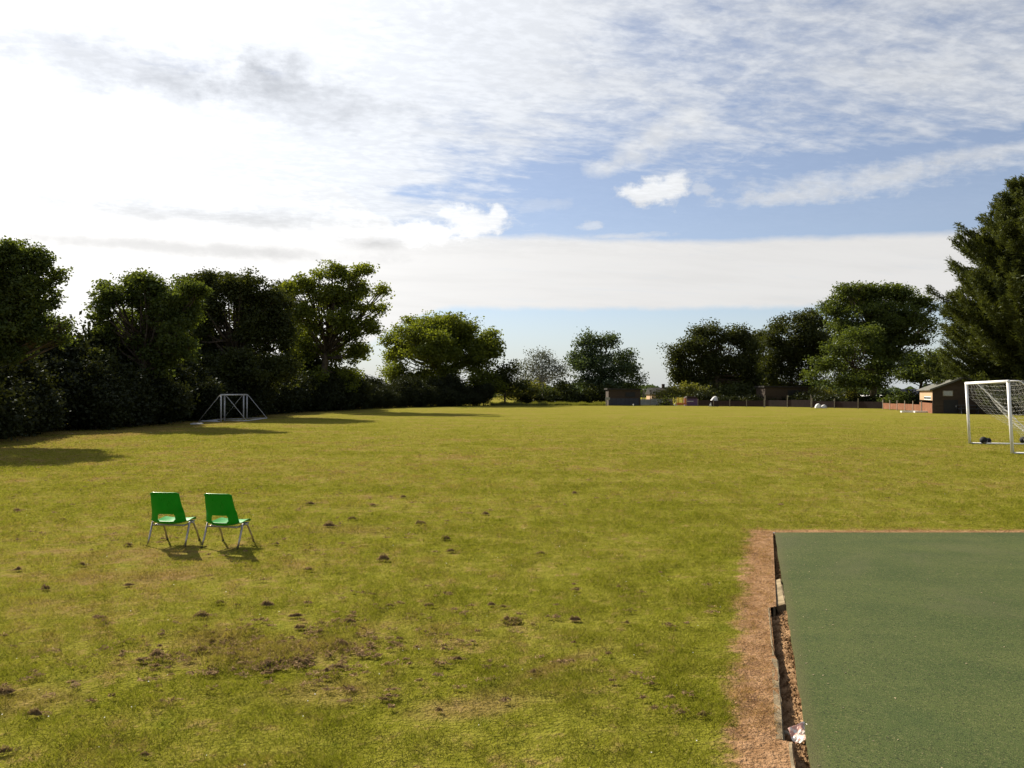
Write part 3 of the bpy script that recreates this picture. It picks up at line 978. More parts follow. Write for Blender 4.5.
# ------------------------------------------------------------------ trees
m_bark = mat_basic('bark', (.075, .058, .042), .95, var=.4, scale=5, bump=.03, spec=.1)
m_bark_pale = mat_basic('pale_bark', (.30, .28, .25), .9, var=.3, scale=5, bump=.01, spec=.1)
LEAF = {
 'dark':   mat_leaf('leaf_dark', (.026, .032, .010), (.056, .066, .016), .30),
 'mid':    mat_leaf('leaf_mid', (.037, .054, .014), (.088, .111, .025), .40),
 'midlight': mat_leaf('leaf_midlight', (.045, .062, .014), (.105, .130, .026), .38),
 'light':  mat_leaf('leaf_light', (.068, .088, .014), (.130, .152, .022), .46),
 'bluish': mat_leaf('leaf_bluish', (.034, .052, .026), (.070, .095, .045), .30),
 'pale':   mat_leaf('leaf_pale', (.085, .095, .085), (.165, .178, .160), .12),
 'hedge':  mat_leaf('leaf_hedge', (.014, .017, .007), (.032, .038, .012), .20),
 'fir':    mat_leaf('leaf_conifer', (.034, .044, .013), (.080, .093, .023), .24),
 'olive':  mat_leaf('leaf_olive', (.070, .078, .020), (.130, .130, .034), .40),
}
def leaf_quads(c, L, W, r_, flat=.7):
    n = len(c)
    u = r_.normal(0, 1, (n, 3)); u[:, 2] *= flat; u /= np.linalg.norm(u, axis=1, keepdims=True)
    v = r_.normal(0, 1, (n, 3)); v -= u * (v*u).sum(1, keepdims=True); v /= np.linalg.norm(v, axis=1, keepdims=True)
    s = r_.uniform(.6, 1.35, n)[:, None]
    a = u * (L * .5) * s; b_ = v * (W * .5) * s
    V = np.stack([c - a, c - a*.1 + b_, c + a, c - a*.1 - b_], 1)
    return V.reshape(-1, 3), np.repeat(r_.random(n), 4)

def grow(name, label, cat, base, lobes, leafmat, lai, leaf, sig, trunk_r, seed, group=None, bark=None, inner=.12, depthk=.9, twig=True, fork=.38, per0=42):
    """lobes: list of (x,y,z, rx,ry,rz) in world units around which leaf clusters gather"""
    r_ = np.random.default_rng(seed); rr = random.Random(seed)
    bark = bark or m_bark
    root = empty(name, base)
    bx, by, bz = base
    if twig:
        sub = []
        for (lx, ly, lz, rx, ry, rz) in lobes:
            for q in range(5):
                a = rr.random() * 6.283; cz_ = rr.uniform(-1, 1); cr = math.sqrt(1 - cz_ * cz_); kk = rr.uniform(.35, .80); f_ = rr.uniform(.36, .62)
                sub.append((lx + math.cos(a)*cr*kk*rx, ly + math.sin(a)*cr*kk*ry, lz + cz_*kk*rz*.95, rx*f_, ry*f_, rz*f_*rr.uniform(.75, 1.0)))
        sub += [(lx, ly, lz, rx * .86, ry * .86, rz * .86) for (lx, ly, lz, rx, ry, rz) in lobes]
        lobes = sub; fill_from = len(sub) - len(sub) // 6
    else: fill_from = 10 ** 6
    tb = MB()
    zs = [l[2] for l in lobes]
    top = max(zs); cx = sum(l[0] for l in lobes) / len(lobes); cy = sum(l[1] for l in lobes) / len(lobes)
    fz = bz + (top - bz) * fork
    f0 = Vector((bx + (cx - bx) * .25, by + (cy - by) * .25, fz))
    apex = Vector((cx, cy, bz + (top - bz) * .92))
    tp = [Vector((bx, by, bz - .1)), Vector((bx, by, bz + .35)), f0 * .5 + Vector((bx, by, bz)) * .5 + Vector((rr.uniform(-.1, .1), rr.uniform(-.1, .1), 0)), f0,
          f0.lerp(apex, .5) + Vector((rr.uniform(-.3, .3), rr.uniform(-.3, .3), 0)), apex]
    base_v = Vector(base)
    tb.tube([q - base_v for q in tp], [trunk_r*1.35, trunk_r, trunk_r*.9, trunk_r*.75, trunk_r*.4, trunk_r*.12], 9)
    cen = []
    if sig < 0: sig = -sig
    for li, (lx, ly, lz, rx, ry, rz) in enumerate(lobes):
        lc = Vector((lx, ly, lz))
        t0 = rr.uniform(.0, .6)
        st = f0.lerp(apex, t0 * .7)
        if st.z > lz + rz * .3: st = Vector((f0.x, f0.y, max(bz + (fz - bz) * .6, min(fz, lz - rz * .2))))
        m_ = st.lerp(lc, .5) + Vector((rr.uniform(-.25, .25), rr.uniform(-.25, .25), -.08 * (lc - st).length))
        tb.tube([st - base_v, m_ - base_v, lc - base_v], [trunk_r*(.26 if twig else .42), trunk_r*(.20 if twig else .30), trunk_r*.10], 6)
        area = PI * rx * rz
        nleaf = lai * 1.55 * (rr.uniform(.55, 1.3) if li < fill_from else rr.uniform(.35, .60)) * area / (leaf * leaf * .34)
        ncl = max(5, int(nleaf / per0))
        per = max(6, int(nleaf / ncl))
        dv = r_.normal(0, 1, (ncl, 3)); dv /= np.linalg.norm(dv, axis=1, keepdims=True)
        q = (inner + (1 - inner) * r_.random(ncl) ** .62)[:, None]
        cc_ = np.array([lx, ly, lz]) + dv * q * np.array([rx, ry, rz]) * r_.uniform(.80, 1.02, (ncl, 1))
        for k in range(ncl):
            if twig:
                e_ = Vector(cc_[k]); mm = lc.lerp(e_, .55) + Vector((rr.uniform(-.1, .1), rr.uniform(-.1, .1), rr.uniform(-.1, .1))) * rx * .4
                tb.tube([lc - base_v, mm - base_v, e_ - base_v], [trunk_r*.09, trunk_r*.06, .008], 3, cap=False)
            s3 = sig * r_.uniform(.6, 1.25)
            stretch = np.array([s3, s3, s3 * .62])
            cen.append(cc_[k] + np.clip(r_.normal(0, 1, (per, 3)), -1.7, 1.7) * stretch)
    C = np.concatenate(cen)
    C[:, 2] = np.maximum(C[:, 2], bz + .06)
    V, rn = leaf_quads(C - np.array(base), leaf, leaf * .62, r_)
    tb.build('trunk', bark, root, smooth=True)
    np_mesh('crown', V, 4, leafmat, {'rnd': rn}, root)
    return tag(root, label, cat, group)

def px_tree(name, label, cat, d, lobes_px, trunk_px, leafmat, lai=3.2, leafpx=3.6, seed=1, trunk_r=.22, sigk=1.0, group=None, **kw):
    rr = random.Random(seed * 13 + 5)
    L = []
    for (cx, cy, rx, ry) in lobes_px:
        c = at(cx, d, cy); k = d / F
        dep = rr.uniform(-1, 1) * rx * k * .9
        L.append((c.x, d + dep, c.z, rx * k, (rx + ry) / 2 * k * 1.05, ry * k))
    leaf = max(.085, leafpx * .70 * d / F)
    base = ((trunk_px - 512) / F * d, d, 0.0)
    return grow(name, label, cat, base, L, leafmat, lai, leaf, 4.6 * d / F * sigk, trunk_r, seed, group, per0=60, **kw)

GT = 'trees round the edge of the field'
px_tree('broadleaf_tree', 'big dark broadleaf tree cut off by the left picture edge', 'tree', 28,
    [(18, 270, 30, 28), (-28, 270, 40, 40), (36, 268, 18, 16), (55, 274, 11, 8), (28, 305, 28, 26), (-20, 320, 50, 40), (12, 340, 40, 34), (47, 300, 10, 12), (45, 335, 14, 10), (-70, 320, 40, 60), (60, 341, 8, 6), (30, 285, 26, 24), (35, 325, 24, 22), (20, 255, 22, 16), (62, 325, 8, 8)],
    -52, LEAF['mid'], 3.8, 4.4, 2, .26, group=GT)
px_tree('hazel_bush', 'tall green bush filling the gap between the first and second trees on the left', 'bush', 40,
    [(78, 372, 24, 26), (100, 365, 16, 18), (62, 385, 26, 28), (92, 395, 28, 24), (112, 385, 18, 24), (50, 360, 16, 14)],
    82, LEAF['dark'], 3.4, 4.4, 3, .12)
px_tree('broadleaf_tree', 'second tree from the left, small leaved with specks of sky showing through', 'tree', 43,
    [(112, 305, 20, 22), (128, 288, 22, 16), (152, 284, 22, 13), (104, 330, 15, 20), (130, 320, 28, 24), (162, 310, 26, 26), (118, 352, 28, 26), (152, 350, 32, 28), (180, 296, 16, 22), (180, 340, 22, 30), (175, 318, 22, 22), (140, 300, 28, 18), (192, 290, 14, 16)],
    140, LEAF['mid'], 3.0, 4.2, 4, .26, group=GT)
px_tree('broadleaf_tree', 'darkest broad tree behind the stored white goals', 'tree', 58,
    [(196, 286, 18, 16), (200, 330, 20, 24), (212, 284, 22, 14), (246, 285, 26, 15), (236, 308, 34, 24), (206, 310, 22, 24), (272, 305, 20, 24), (262, 332, 28, 26), (218, 342, 32, 26), (284, 335, 14, 26), (245, 300, 30, 18), (255, 320, 26, 18), (240, 372, 44, 26), (280, 372, 26, 24), (198, 372, 26, 24)],
    236, LEAF['dark'], 3.6, 3.7, 5, .34, group=GT)
px_tree('broadleaf_tree', 'dark tree standing back in the dip between the second tree and the darkest broad tree', 'tree', 70,
    [(196, 290, 18, 12), (186, 310, 18, 18), (206, 318, 20, 20), (194, 345, 22, 26)], 196, LEAF['dark'], 3.2, 3.6, 51, .26, group=GT)
px_tree('broadleaf_tree', 'dark tree standing back between the darkest broad tree and the airy tree', 'tree', 88,
    [(284, 292, 14, 12), (292, 312, 18, 18), (280, 330, 18, 20), (298, 345, 18, 24)], 288, LEAF['dark'], 3.0, 3.6, 52, .28, group=GT)
px_tree('broadleaf_tree', 'tall airy tree with a bright green flat top, right of the darkest tree', 'tree', 76,
    [(290, 292, 14, 16), (340, 300, 26, 14), (308, 286, 22, 12), (336, 275, 24, 10), (364, 276, 20, 10), (380, 290, 9, 8), (325, 296, 24, 14), (356, 300, 24, 16), (378, 308, 10, 10), (312, 320, 20, 20), (345, 326, 24, 20), (368, 330, 12, 16), (325, 350, 24, 20), (355, 352, 18, 16), (300, 345, 16, 26), (330, 380, 34, 18), (300, 380, 30, 20)],
    322, LEAF['light'], 2.7, 3.6, 6, .36, sigk=.9, group=GT)
px_tree('broadleaf_tree', 'wide rounded bright green tree at the end of the left hedge', 'tree', 112,
    [(410, 336, 22, 15), (440, 322, 26, 12), (426, 326, 22, 12), (466, 328, 22, 13), (484, 340, 16, 12), (396, 350, 16, 16), (450, 340, 34, 16), (430, 350, 34, 22), (470, 356, 26, 20), (494, 350, 10, 10), (400, 375, 20, 20), (440, 380, 34, 18), (482, 380, 22, 16), (388, 338, 8, 8)],
    440, LEAF['light'], 3.4, 3.2, 7, .42, group=GT)
px_tree('small_tree', 'small dark tree with ragged top left of the pale tree', 'tree', 112,
    [(505, 376, 14, 12), (515, 368, 8, 7), (497, 385, 16, 14), (520, 385, 10, 8)], 505, LEAF['dark'], 2.8, 3.0, 8, .14)
px_tree('silver_tree', 'pale silvery thin tree with see-through crown and light trunk', 'tree', 122,
    [(540, 358, 14, 11), (530, 368, 14, 12), (552, 366, 13, 12), (541, 376, 20, 10), (560, 376, 8, 8), (522, 380, 8, 8)],
    543, LEAF['pale'], 1.15, 2.4, 9, .16, sigk=1.2, bark=m_bark_pale, group=GT)
px_tree('broadleaf_tree', 'bluish green round tree standing alone in the middle behind the dark hut', 'tree', 124,
    [(590, 342, 16, 12), (606, 340, 16, 10), (578, 356, 10, 14), (600, 358, 24, 18), (624, 358, 14, 14), (588, 374, 18, 16), (612, 376, 20, 14), (632, 370, 8, 9), (598, 388, 24, 12)],
    602, LEAF['bluish'], 2.3, 3.0, 10, .30, group=GT)
px_tree('bush', 'dark leafy bush rising just above the dark hut roof', 'bush', 121,
    [(632, 384, 10, 8), (640, 380, 5, 5), (624, 390, 10, 8)], 632, LEAF['mid'], 2.8, 2.6, 11, .08)
px_tree('broadleaf_tree', 'round dark dense tree, leftmost of the right-hand clump', 'tree', 124,
    [(712, 332, 22, 13), (734, 336, 16, 12), (692, 346, 18, 14), (676, 354, 11, 14), (715, 356, 32, 22), (746, 352, 16, 18), (684, 374, 14, 16), (706, 380, 24, 12), (736, 380, 24, 16), (752, 376, 12, 14), (716, 393, 36, 9), (752, 390, 14, 10)],
    716, LEAF['dark'], 3.7, 3.0, 12, .36, group=GT)
px_tree('broadleaf_tree', 'narrow two-topped tree between the round dark tree and the biggest oak', 'tree', 128,
    [(783, 326, 14, 12), (804, 320, 14, 12), (796, 336, 18, 14), (785, 352, 18, 14), (806, 352, 18, 14), (770, 338, 12, 12), (790, 346, 20, 18), (812, 342, 16, 18), (776, 364, 16, 14), (800, 370, 20, 14), (784, 385, 14, 10), (768, 372, 12, 18), (800, 388, 16, 9), (818, 362, 12, 14), (821, 322, 12, 12), (828, 338, 12, 14)],
    790, LEAF['dark'], 2.9, 3.0, 13, .30, group=GT)
px_tree('broadleaf_tree', 'dark tree standing back behind the gap right of the round dark tree', 'tree', 136,
    [(764, 342, 13, 11), (758, 358, 15, 14), (770, 372, 16, 14), (762, 386, 16, 9)], 764, LEAF['dark'], 3.0, 3.0, 53, .28, group=GT)
px_tree('oak_tree', 'biggest spreading oak on the right with wide top', 'tree', 112,
    [(852, 293, 24, 11), (880, 291, 26, 11), (906, 297, 20, 12), (924, 300, 12, 10), (933, 309, 7, 4), (838, 308, 18, 14), (866, 316, 34, 18), (868, 304, 30, 14), (895, 330, 26, 16), (852, 328, 22, 14), (900, 322, 26, 16), (928, 330, 9, 4), (916, 340, 14, 8), (876, 346, 36, 20), (846, 340, 24, 18), (908, 356, 22, 12), (880, 372, 34, 14), (930, 322, 8, 5)],
    872, LEAF['mid'], 3.3, 3.1, 14, .48, group=GT)
px_tree('broadleaf_tree', 'lower lighter green tree leaning in front of the biggest oak', 'tree', 106,
    [(850, 338, 24, 10), (834, 350, 20, 10), (866, 350, 22, 12), (824, 364, 16, 9), (850, 366, 30, 11), (878, 366, 18, 10), (834, 380, 24, 8), (866, 382, 26, 8), (812, 376, 10, 7)],
    856, LEAF['mid'], 2.3, 3.1, 15, .20, group=GT)
px_tree('broadleaf_tree', 'low green tree behind the gabled shed', 'tree', 100,
    [(914, 362, 18, 11), (936, 358, 14, 10), (900, 374, 18, 10), (924, 374, 20, 10), (944, 370, 14, 12)],
    918, LEAF['mid'], 3.0, 3.1, 16, .22, group=GT)

# conifer with swept branches
def conifer(name, label, d, px, top_py, width_px, seed, n=430):
    r_ = np.random.default_rng(seed); rr = random.Random(seed)
    base = ((px - 512) / F * d, d, 0.0)
    H = CAM_H + (YH - top_py) / F * d
    Wd = width_px * d / F
    root = empty(name, base)
    tb = MB().tube([(0, 0, -.1), (0, 0, 1), (.1, 0, H*.5), (0, 0, H)], [.5, .42, .25, .03], 10)
    cents = []; us = []
    for k in range(n):
        t = rr.random() ** .85
        z0 = 1.4 + (H - 1.8) * t
        prof = 1.08 * (1 - math.exp(-(1 - t) / .36)) * (.92 + .08 * math.sin(t * 23)) + .02
        L = Wd * prof * rr.choice((rr.uniform(.55, .95), rr.uniform(.82, 1.08), rr.uniform(.95, 1.22)))
        a = rr.random() * 2 * PI
        rise = rr.uniform(-.10, .26) + .30 * t
        droop = rr.uniform(.05, .25)
        wob = rr.uniform(-.5, .5)
        pts = []
        for i in range(9):
            s = i / 8
            rad = L * s
            aa_ = a + wob * s * .35
            pts.append(Vector((math.cos(aa_) * rad, math.sin(aa_) * rad, z0 + L * (rise * s * s * 1.1 - droop * math.sin(PI * s) + rr.uniform(-.012, .012)))))
        tb.tube(pts, [.06, .055, .05, .045, .04, .03, .025, .015, .006], 4, cap=False)
        side = Vector((-math.sin(a), math.cos(a), 0))
        m = int(20 + 22 * L)
        for q in range(m):
            s = rr.random() ** .6
            s = .18 + .82 * s
            i = min(7, int(s * 8)); p_ = pts[i].lerp(pts[i+1], s * 8 - i)
            tg = (pts[i+1] - pts[i]).normalized()
            sg = rr.choice((-1, 1)); wl = (1.12 - s) * min(1.9, L * .34) * rr.random()
            dirv = (tg * rr.uniform(.5, 1.1) + side * sg * rr.uniform(.3, 1.0) + Vector((0, 0, rr.uniform(-.55, .55)))).normalized()
            c_ = p_ + dirv * wl + Vector((0, 0, rr.uniform(-.30, .12)))
            cents.append(c_); us.append(dirv)
    C = np.array(cents); U = np.array(us)
    # four needle sprays around each centre
    C = np.repeat(C, 6, 0); U = np.repeat(U, 6, 0)
    nn = len(C)
    C = C + r_.normal(0, .12, (nn, 3))
    U = U + r_.normal(0, .38, (nn, 3)); U /= np.linalg.norm(U, axis=1, keepdims=True)
    v = r_.normal(0, 1, (nn, 3)); v -= U * (v*U).sum(1, keepdims=True); v /= np.linalg.norm(v, axis=1, keepdims=True)
    Ls = r_.uniform(.16, .40, nn)[:, None]; Ws = Ls * .13
    V = np.stack([C - U*Ls*.4, C + v*Ws, C + U*Ls*.7, C - v*Ws], 1).reshape(-1, 3)
    tb.build('trunk', m_bark, root, smooth=True)
    np_mesh('crown', V, 4, LEAF['fir'], {'rnd': np.repeat(r_.random(nn), 4)}, root)
    return tag(root, label, 'conifer', 'conifers on the right')
conifer('conifer_tree', 'tall dark conifer at the right picture edge behind the white goal', 66, 1047, 163, 97, 41, 980)
conifer('conifer_tree', 'second taller conifer just outside the right edge, its branches reaching in', 74, 1190, 90, 105, 42, 380)

# hedge along the left and round to the far side
line = [(-22.3, 23), (-21.7, 31), (-20.9, 42), (-20.6, 55), (-20.0, 72), (-15.4, 91), (-9.2, 102), (-3.0, 109.5)]
def along(line, step):
    out_ = []; carry = 0.0
    for (a, b_) in zip(line[:-1], line[1:]):
        A = Vector((*a, 0)); B = Vector((*b_, 0)); L = (B - A).length
        s = carry
        while s < L:
            out_.append((A.lerp(B, s / L), (B - A).normalized())); s += step
        carry = s - L
    return out_
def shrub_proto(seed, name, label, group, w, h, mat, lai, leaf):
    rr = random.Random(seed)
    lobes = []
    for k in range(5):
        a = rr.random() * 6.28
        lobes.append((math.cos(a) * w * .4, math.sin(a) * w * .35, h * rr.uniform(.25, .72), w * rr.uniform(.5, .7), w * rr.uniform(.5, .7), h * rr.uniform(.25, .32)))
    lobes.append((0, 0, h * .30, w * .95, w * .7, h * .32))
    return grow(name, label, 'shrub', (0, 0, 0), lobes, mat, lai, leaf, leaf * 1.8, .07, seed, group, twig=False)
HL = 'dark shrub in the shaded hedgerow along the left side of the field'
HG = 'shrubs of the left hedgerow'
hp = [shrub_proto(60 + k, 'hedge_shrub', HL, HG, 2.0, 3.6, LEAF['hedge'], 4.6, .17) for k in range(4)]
used = [False] * 4
k = 0
for (p, tdir) in along(line, 1.9):
    for row in range(2):
        nrm = Vector((-tdir.y, tdir.x, 0))
        q = p + nrm * (row * 2.6 + random.uniform(-.25, .35))
        i = (k + k // 4) % 4
        if not used[i]: o = hp[i]; used[i] = True
        else: o = copy_tree(hp[i])
        o.location = q
        s = random.uniform(.82, 1.15) * (1.25 if row else 1.0) * (1 + max(0, q.y - 50) * .004) * (.70 if q.y > 84 else 1)
        o.scale = (s, s, s * random.uniform(.9, 1.12) * (1.32 if row and q.y < 84 else 1)); o.rotation_euler.z = random.uniform(0, 6.28)
        k += 1

for (xx, yy) in ((-18.9, 27.4), (-19.6, 29.6), (-18.6, 25.2), (-20.3, 29.4), (-20.1, 32.0), (-20.6, 26.6), (-19.8, 40.5), (-19.7, 43.4), (-20.0, 37.5), (-19.3, 55.5), (-19.2, 58.5), (-19.4, 49.5), (-18.2, 74), (-17.2, 78.5)):
    o = copy_tree(hp[k % 4]); k += 1
    o.location = (xx, yy, 0); s = random.uniform(.80, 1.0); o.scale = (s, s, s * 1.05); o.rotation_euler.z = random.uniform(0, 6.28)

# brighter shrubs at the far side
def bush(label, d, lobes, px, mat, seed, lai=2.8, name='bush', leafpx=2.8):
    return px_tree(name, label, 'bush', d, lobes, px, mat, lai, leafpx, seed, .07)
bush('olive green bush below the small dark tree at the far side', 116, [(520, 392, 14, 8), (532, 388, 10, 8), (510, 394, 12, 8)], 522, LEAF['olive'], 20)
bush('rounded dark bush just right of the pale silvery tree', 116, [(560, 388, 12, 9), (568, 392, 9, 10), (552, 394, 9, 8)], 561, LEAF['dark'], 21)
bush('low shadowy bush under the lone round tree, left of the dark hut', 118, [(590, 394, 16, 10), (606, 395, 12, 9), (578, 399, 10, 6)], 592, LEAF['dark'], 22)
bush('yellow green bush in front of the dark house roof', 117, [(668, 394, 9, 6), (676, 391, 8, 6), (662, 397, 6, 5)], 669, LEAF['olive'], 23)
bush('olive bush under the left side of the round dark tree', 117, [(688, 391, 10, 7), (699, 393, 9, 7)], 692, LEAF['olive'], 24)
bush('small dark bush in the pale fence, left of the yellow play panel', 108, [(669, 402, 6, 4), (665, 403, 4, 3)], 667, LEAF['dark'], 25)
bush('bright green bush right of the dark flat-roofed hut', 116, [(815, 394, 7, 6), (824, 393, 7, 5), (832, 396, 7, 4), (810, 397, 5, 5)], 818, LEAF['olive'], 26)
bush('dark round-topped bush beside the bright green bush', 100, [(826, 400, 10, 5), (818, 402, 8, 5), (836, 402, 8, 4)], 826, LEAF['hedge'], 27, 3.6)
bush('small green bush beside the trunk of the biggest oak', 104, [(852, 393, 4, 5), (853, 398, 4, 5)], 852, LEAF['olive'], 28)
bush('green garden bush left of the white gabled house', 96, [(893, 400, 7, 5), (886, 402, 6, 4), (900, 399, 5, 6)], 893, LEAF['mid'], 29)
bush('bush seen through the white goal under the conifer', 82, [(1003, 396, 14, 7), (990, 398, 10, 8), (1016, 398, 10, 6)], 1003, LEAF['olive'], 30)
bush('dark bush behind the gabled shed on its right', 78, [(985, 398, 14, 12), (975, 390, 12, 10)], 980, LEAF['hedge'], 31, 3.6)

# long shaded field hedge behind the far fence
FH = 'dark shrub in the low hedge behind the far fence'
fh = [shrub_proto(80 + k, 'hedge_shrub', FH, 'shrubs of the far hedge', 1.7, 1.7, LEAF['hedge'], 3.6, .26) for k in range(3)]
used = [False] * 3; k = 0
for (p, tdir) in along([(27.5, 112), (38, 112), (47, 104), (54, 96)], 2.3) + along([(2, 117), (12.5, 119)], 2.2):
    i = k % 3
    if not used[i]: o = fh[i]; used[i] = True
    else: o = copy_tree(fh[i])
    o.location = p; s = random.uniform(.85, 1.2); o.scale = (s, s, s); o.rotation_euler.z = random.uniform(0, 6.28); k += 1

# distant wood closing the horizon
r_ = np.random.default_rng(5)
nW = 60000
aa = r_.uniform(-.85, .85, nW); dd = r_.uniform(300, 340, nW)
hm = 2.5 + 6.5 * vnoise(aa * 100, dd * 0, 3.0, 44) + 3 * vnoise(aa * 100, dd * 0, 1.0, 45)
C = np.stack([aa * dd, dd, hm * r_.random(nW) ** .8 * .62], 1)
V, rn = leaf_quads(C, 1.3, .9, r_)
tag(np_mesh('distant_wood', V, 4, LEAF['bluish'], {'rnd': rn}), 'far line of trees on the horizon seen through gaps', 'wood', kind='stuff')

# rough unmown grass below the far trees
r_ = np.random.default_rng(6)
n = 26000
X = r_.uniform(-3, 13, n); Y = r_.uniform(108.4, 116, n)
h = r_.uniform(.12, .62, n) * (.25 + 1.1 * vnoise(X, Y, 1.1, 3) ** 1.5)
lx = r_.normal(0, .12, n); w = r_.uniform(.03, .06, n)
V = np.stack([np.stack([X - w, Y, 0*X], 1), np.stack([X + w, Y, 0*X], 1), np.stack([X + lx, Y + r_.normal(0, .1, n), h], 1)], 1).reshape(-1, 3)
tag(np_mesh('rough_grass', V, 3, LEAF['olive'], {'rnd': np.repeat(r_.random(n), 3)}), 'tall unmown pale green grass along the far edge of the field', 'grass', kind='stuff')

# ------------------------------------------------------------------ far buildings and bits
def mat_boards(name, c, c2, horizontal=True, pitch=.14, rough=.8):
    m, nt, out = new_mat(name)
    tc = nt.n('ShaderNodeTexCoord').outputs['Object']
    X, Y, Z = nt.sep(tc)
    s = (Z if horizontal else X + Y) / pitch
    fr = nt.math('FRACT', s)
    idn = nt.noise(nt.comb(nt.math('FLOOR', s), 0.0, 0.0), 3.7, 1)
    n1 = nt.noise(nt.comb(X * 1.0, Y * 1.0, Z * (12 if horizontal else 1)), 2.5, 6, .65)
    cc = nt.mix(nt.sstep(n1 * .6 + idn * .4, .35, .65), c, c2)
    cc = nt.mix(nt.sstep(fr, .0, .09, .75, 0), cc, tuple(x * .3 for x in c))
    b = nt.n('ShaderNodeBsdfPrincipled'); nt.put(b.inputs['Base Color'], cc); b.inputs['Roughness'].default_value = rough
    b.inputs['Specular IOR Level'].default_value = .2
    nt.put(b.inputs['Normal'], nt.bump(nt.sstep(fr, .0, .15), .6, .02))
    nt.link(b.outputs[0], out.inputs[0])
    return m
m_dkboard = mat_boards('dark_stained_boards', (.040, .028, .020), (.066, .048, .035))
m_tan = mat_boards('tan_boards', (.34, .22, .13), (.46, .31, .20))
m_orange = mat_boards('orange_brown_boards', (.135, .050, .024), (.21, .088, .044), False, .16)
m_blue = mat_boards('blue_grey_panels', (.036, .038, .048), (.052, .055, .066), False, .6)
m_felt = mat_basic('grey_roof_felt', (.080, .080, .068), .85, var=.25, scale=1.5, bump=.01, dirt=(.18, .17, .13))
m_dkroof = mat_basic('dark_roof', (.035, .032, .030), .95, var=.3, scale=2, spec=.1)
m_slate = mat_basic('slate_roof', (.16, .155, .17), .7, var=.25, scale=2.5)
m_glass = mat_basic('window_glass', (.16, .18, .20), .08, var=.2, scale=1, spec=1.0)
m_paint = mat_basic('white_paint', (.72, .71, .68), .5, var=.08)
m_render = mat_basic('pale_render', (.50, .49, .45), .85, var=.12, scale=1.2)
m_greyf = mat_boards('pale_grey_fence', (.20, .20, .18), (.30, .30, .27), False, .15)
m_post = mat_basic('weathered_timber', (.20, .17, .13), .9, var=.3, scale=4)
m_black = mat_basic('dark_void_paint', (.012, .012, .012), .8, var=.2)
m_yellow = mat_basic('yellow_plastic', (.62, .42, .05), .5, var=.15)
m_orangep = mat_basic('orange_plastic', (.55, .17, .04), .5, var=.15)
m_purple = mat_basic('purple_plastic', (.085, .040, .10), .6, var=.25)
m_maroon = mat_boards('maroon_fence', (.022, .013, .012), (.038, .022, .020), False, .14)
m_tarp = mat_basic('white_cover', (.55, .54, .54), .6, var=.25, scale=2)
m_red = mat_basic('red_plastic', (.55, .06, .06), .5, var=.15)

# gabled shed on the right
A = gp(932.5, 413.5); Bp = Vector((39.4, 75.5, 0))
ux = (Bp - A).normalized(); depth = (Bp - A).length          # along the left wall
vx = Vector((ux.y, -ux.x, 0))                                # along the front, to the right
shed = empty('garden_shed', A, math.atan2(vx.y, vx.x))       # local x = front, local y = depth
w = 4.7; eh = 2.05; rh = 3.0; th = .12
front = [(0, 0, 0), (w, 0, 0), (w, 0, eh), (w/2, 0, rh), (0, 0, eh)]
MB().prism(front, (0, th, 0)).build('front_wall', m_dkboard, shed)
MB().prism([(p_[0], depth - th, p_[2]) for p_ in front], (0, th, 0)).build('back_wall', m_dkboard, shed)
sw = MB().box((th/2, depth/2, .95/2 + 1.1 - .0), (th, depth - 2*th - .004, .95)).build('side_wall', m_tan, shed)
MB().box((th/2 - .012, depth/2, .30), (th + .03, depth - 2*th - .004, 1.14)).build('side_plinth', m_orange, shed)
MB().box((w - th/2, depth/2, eh/2), (th, depth - 2*th - .004, eh)).build('side_wall', m_dkboard, shed)
wd = MB().box((-.012, depth*.34, 1.30), (.05, depth*.5, .30)).build('window', m_paint, shed)
MB().box((-.040, depth*.34, 1.31), (.02, depth*.5 - .2, .18)).build('pane', m_glass, wd)
rf = MB()
ov_ = .25
sl = (rh - eh) / (w/2)
for s in (0, 1):
    x0, x1 = (-ov_, w/2) if s == 0 else (w + ov_, w/2)
    z0_, z1_ = eh - ov_*sl + .03, rh + .03
    rf.prism([(x0, -.3, z0_), (x1, -.3, z1_), (x1, -.3, z1_ + .07), (x0, -.3, z0_ + .07)] if s == 0 else
             [(x1 + .002, -.3, z1_), (x0, -.3, z0_), (x0, -.3, z0_ + .07), (x1 + .002, -.3, z1_ + .07)], (0, depth + .55, 0))
rf.build('roof', m_felt, shed)
bb = MB()
for s in (0, 1):
    x0 = -ov_ if s == 0 else w + ov_
    a_ = Vector((x0, -.315, eh - ov_*sl - .02)); b_ = Vector((w/2, -.315, rh - .02))
    bb.prism([a_, b_, b_ + Vector((0, 0, .15)), a_ + Vector((0, 0, .15))] if s == 0 else [b_ + Vector((.003, 0, 0)), a_, a_ + Vector((0, 0, .15)), b_ + Vector((.003, 0, .15))], (0, -.03, 0))
bb.build('barge_board', m_felt, shed)
fw = MB().box((1.15, -.03, 1.72), (.78, .06, .48)).build('window', m_post, shed)
MB().box((1.15, -.066, 1.72), (.66, .012, .38)).build('pane', mat_basic('reflecting_pane', (.25, .27, .28), .25, var=.2, scale=2, spec=1), fw)
dr = MB().box((1.35, -.025, .58), (1.05, .05, 1.14)).build('door', m_black, shed)
MB().box((1.75, -.062, .62), (.04, .03, .14)).build('handle', m_bar, dr)
tag(shed, 'dark gabled shed with grey felt roof and sunlit orange side beside the goal', 'shed')
tb_ = empty('picnic_bench', A + vx * 2.6 + ux * -.75, shed.rotation_euler.z)
MB().box((0, 0, .72), (1.7, .7, .05)).build('tabletop', m_blue, tb_)
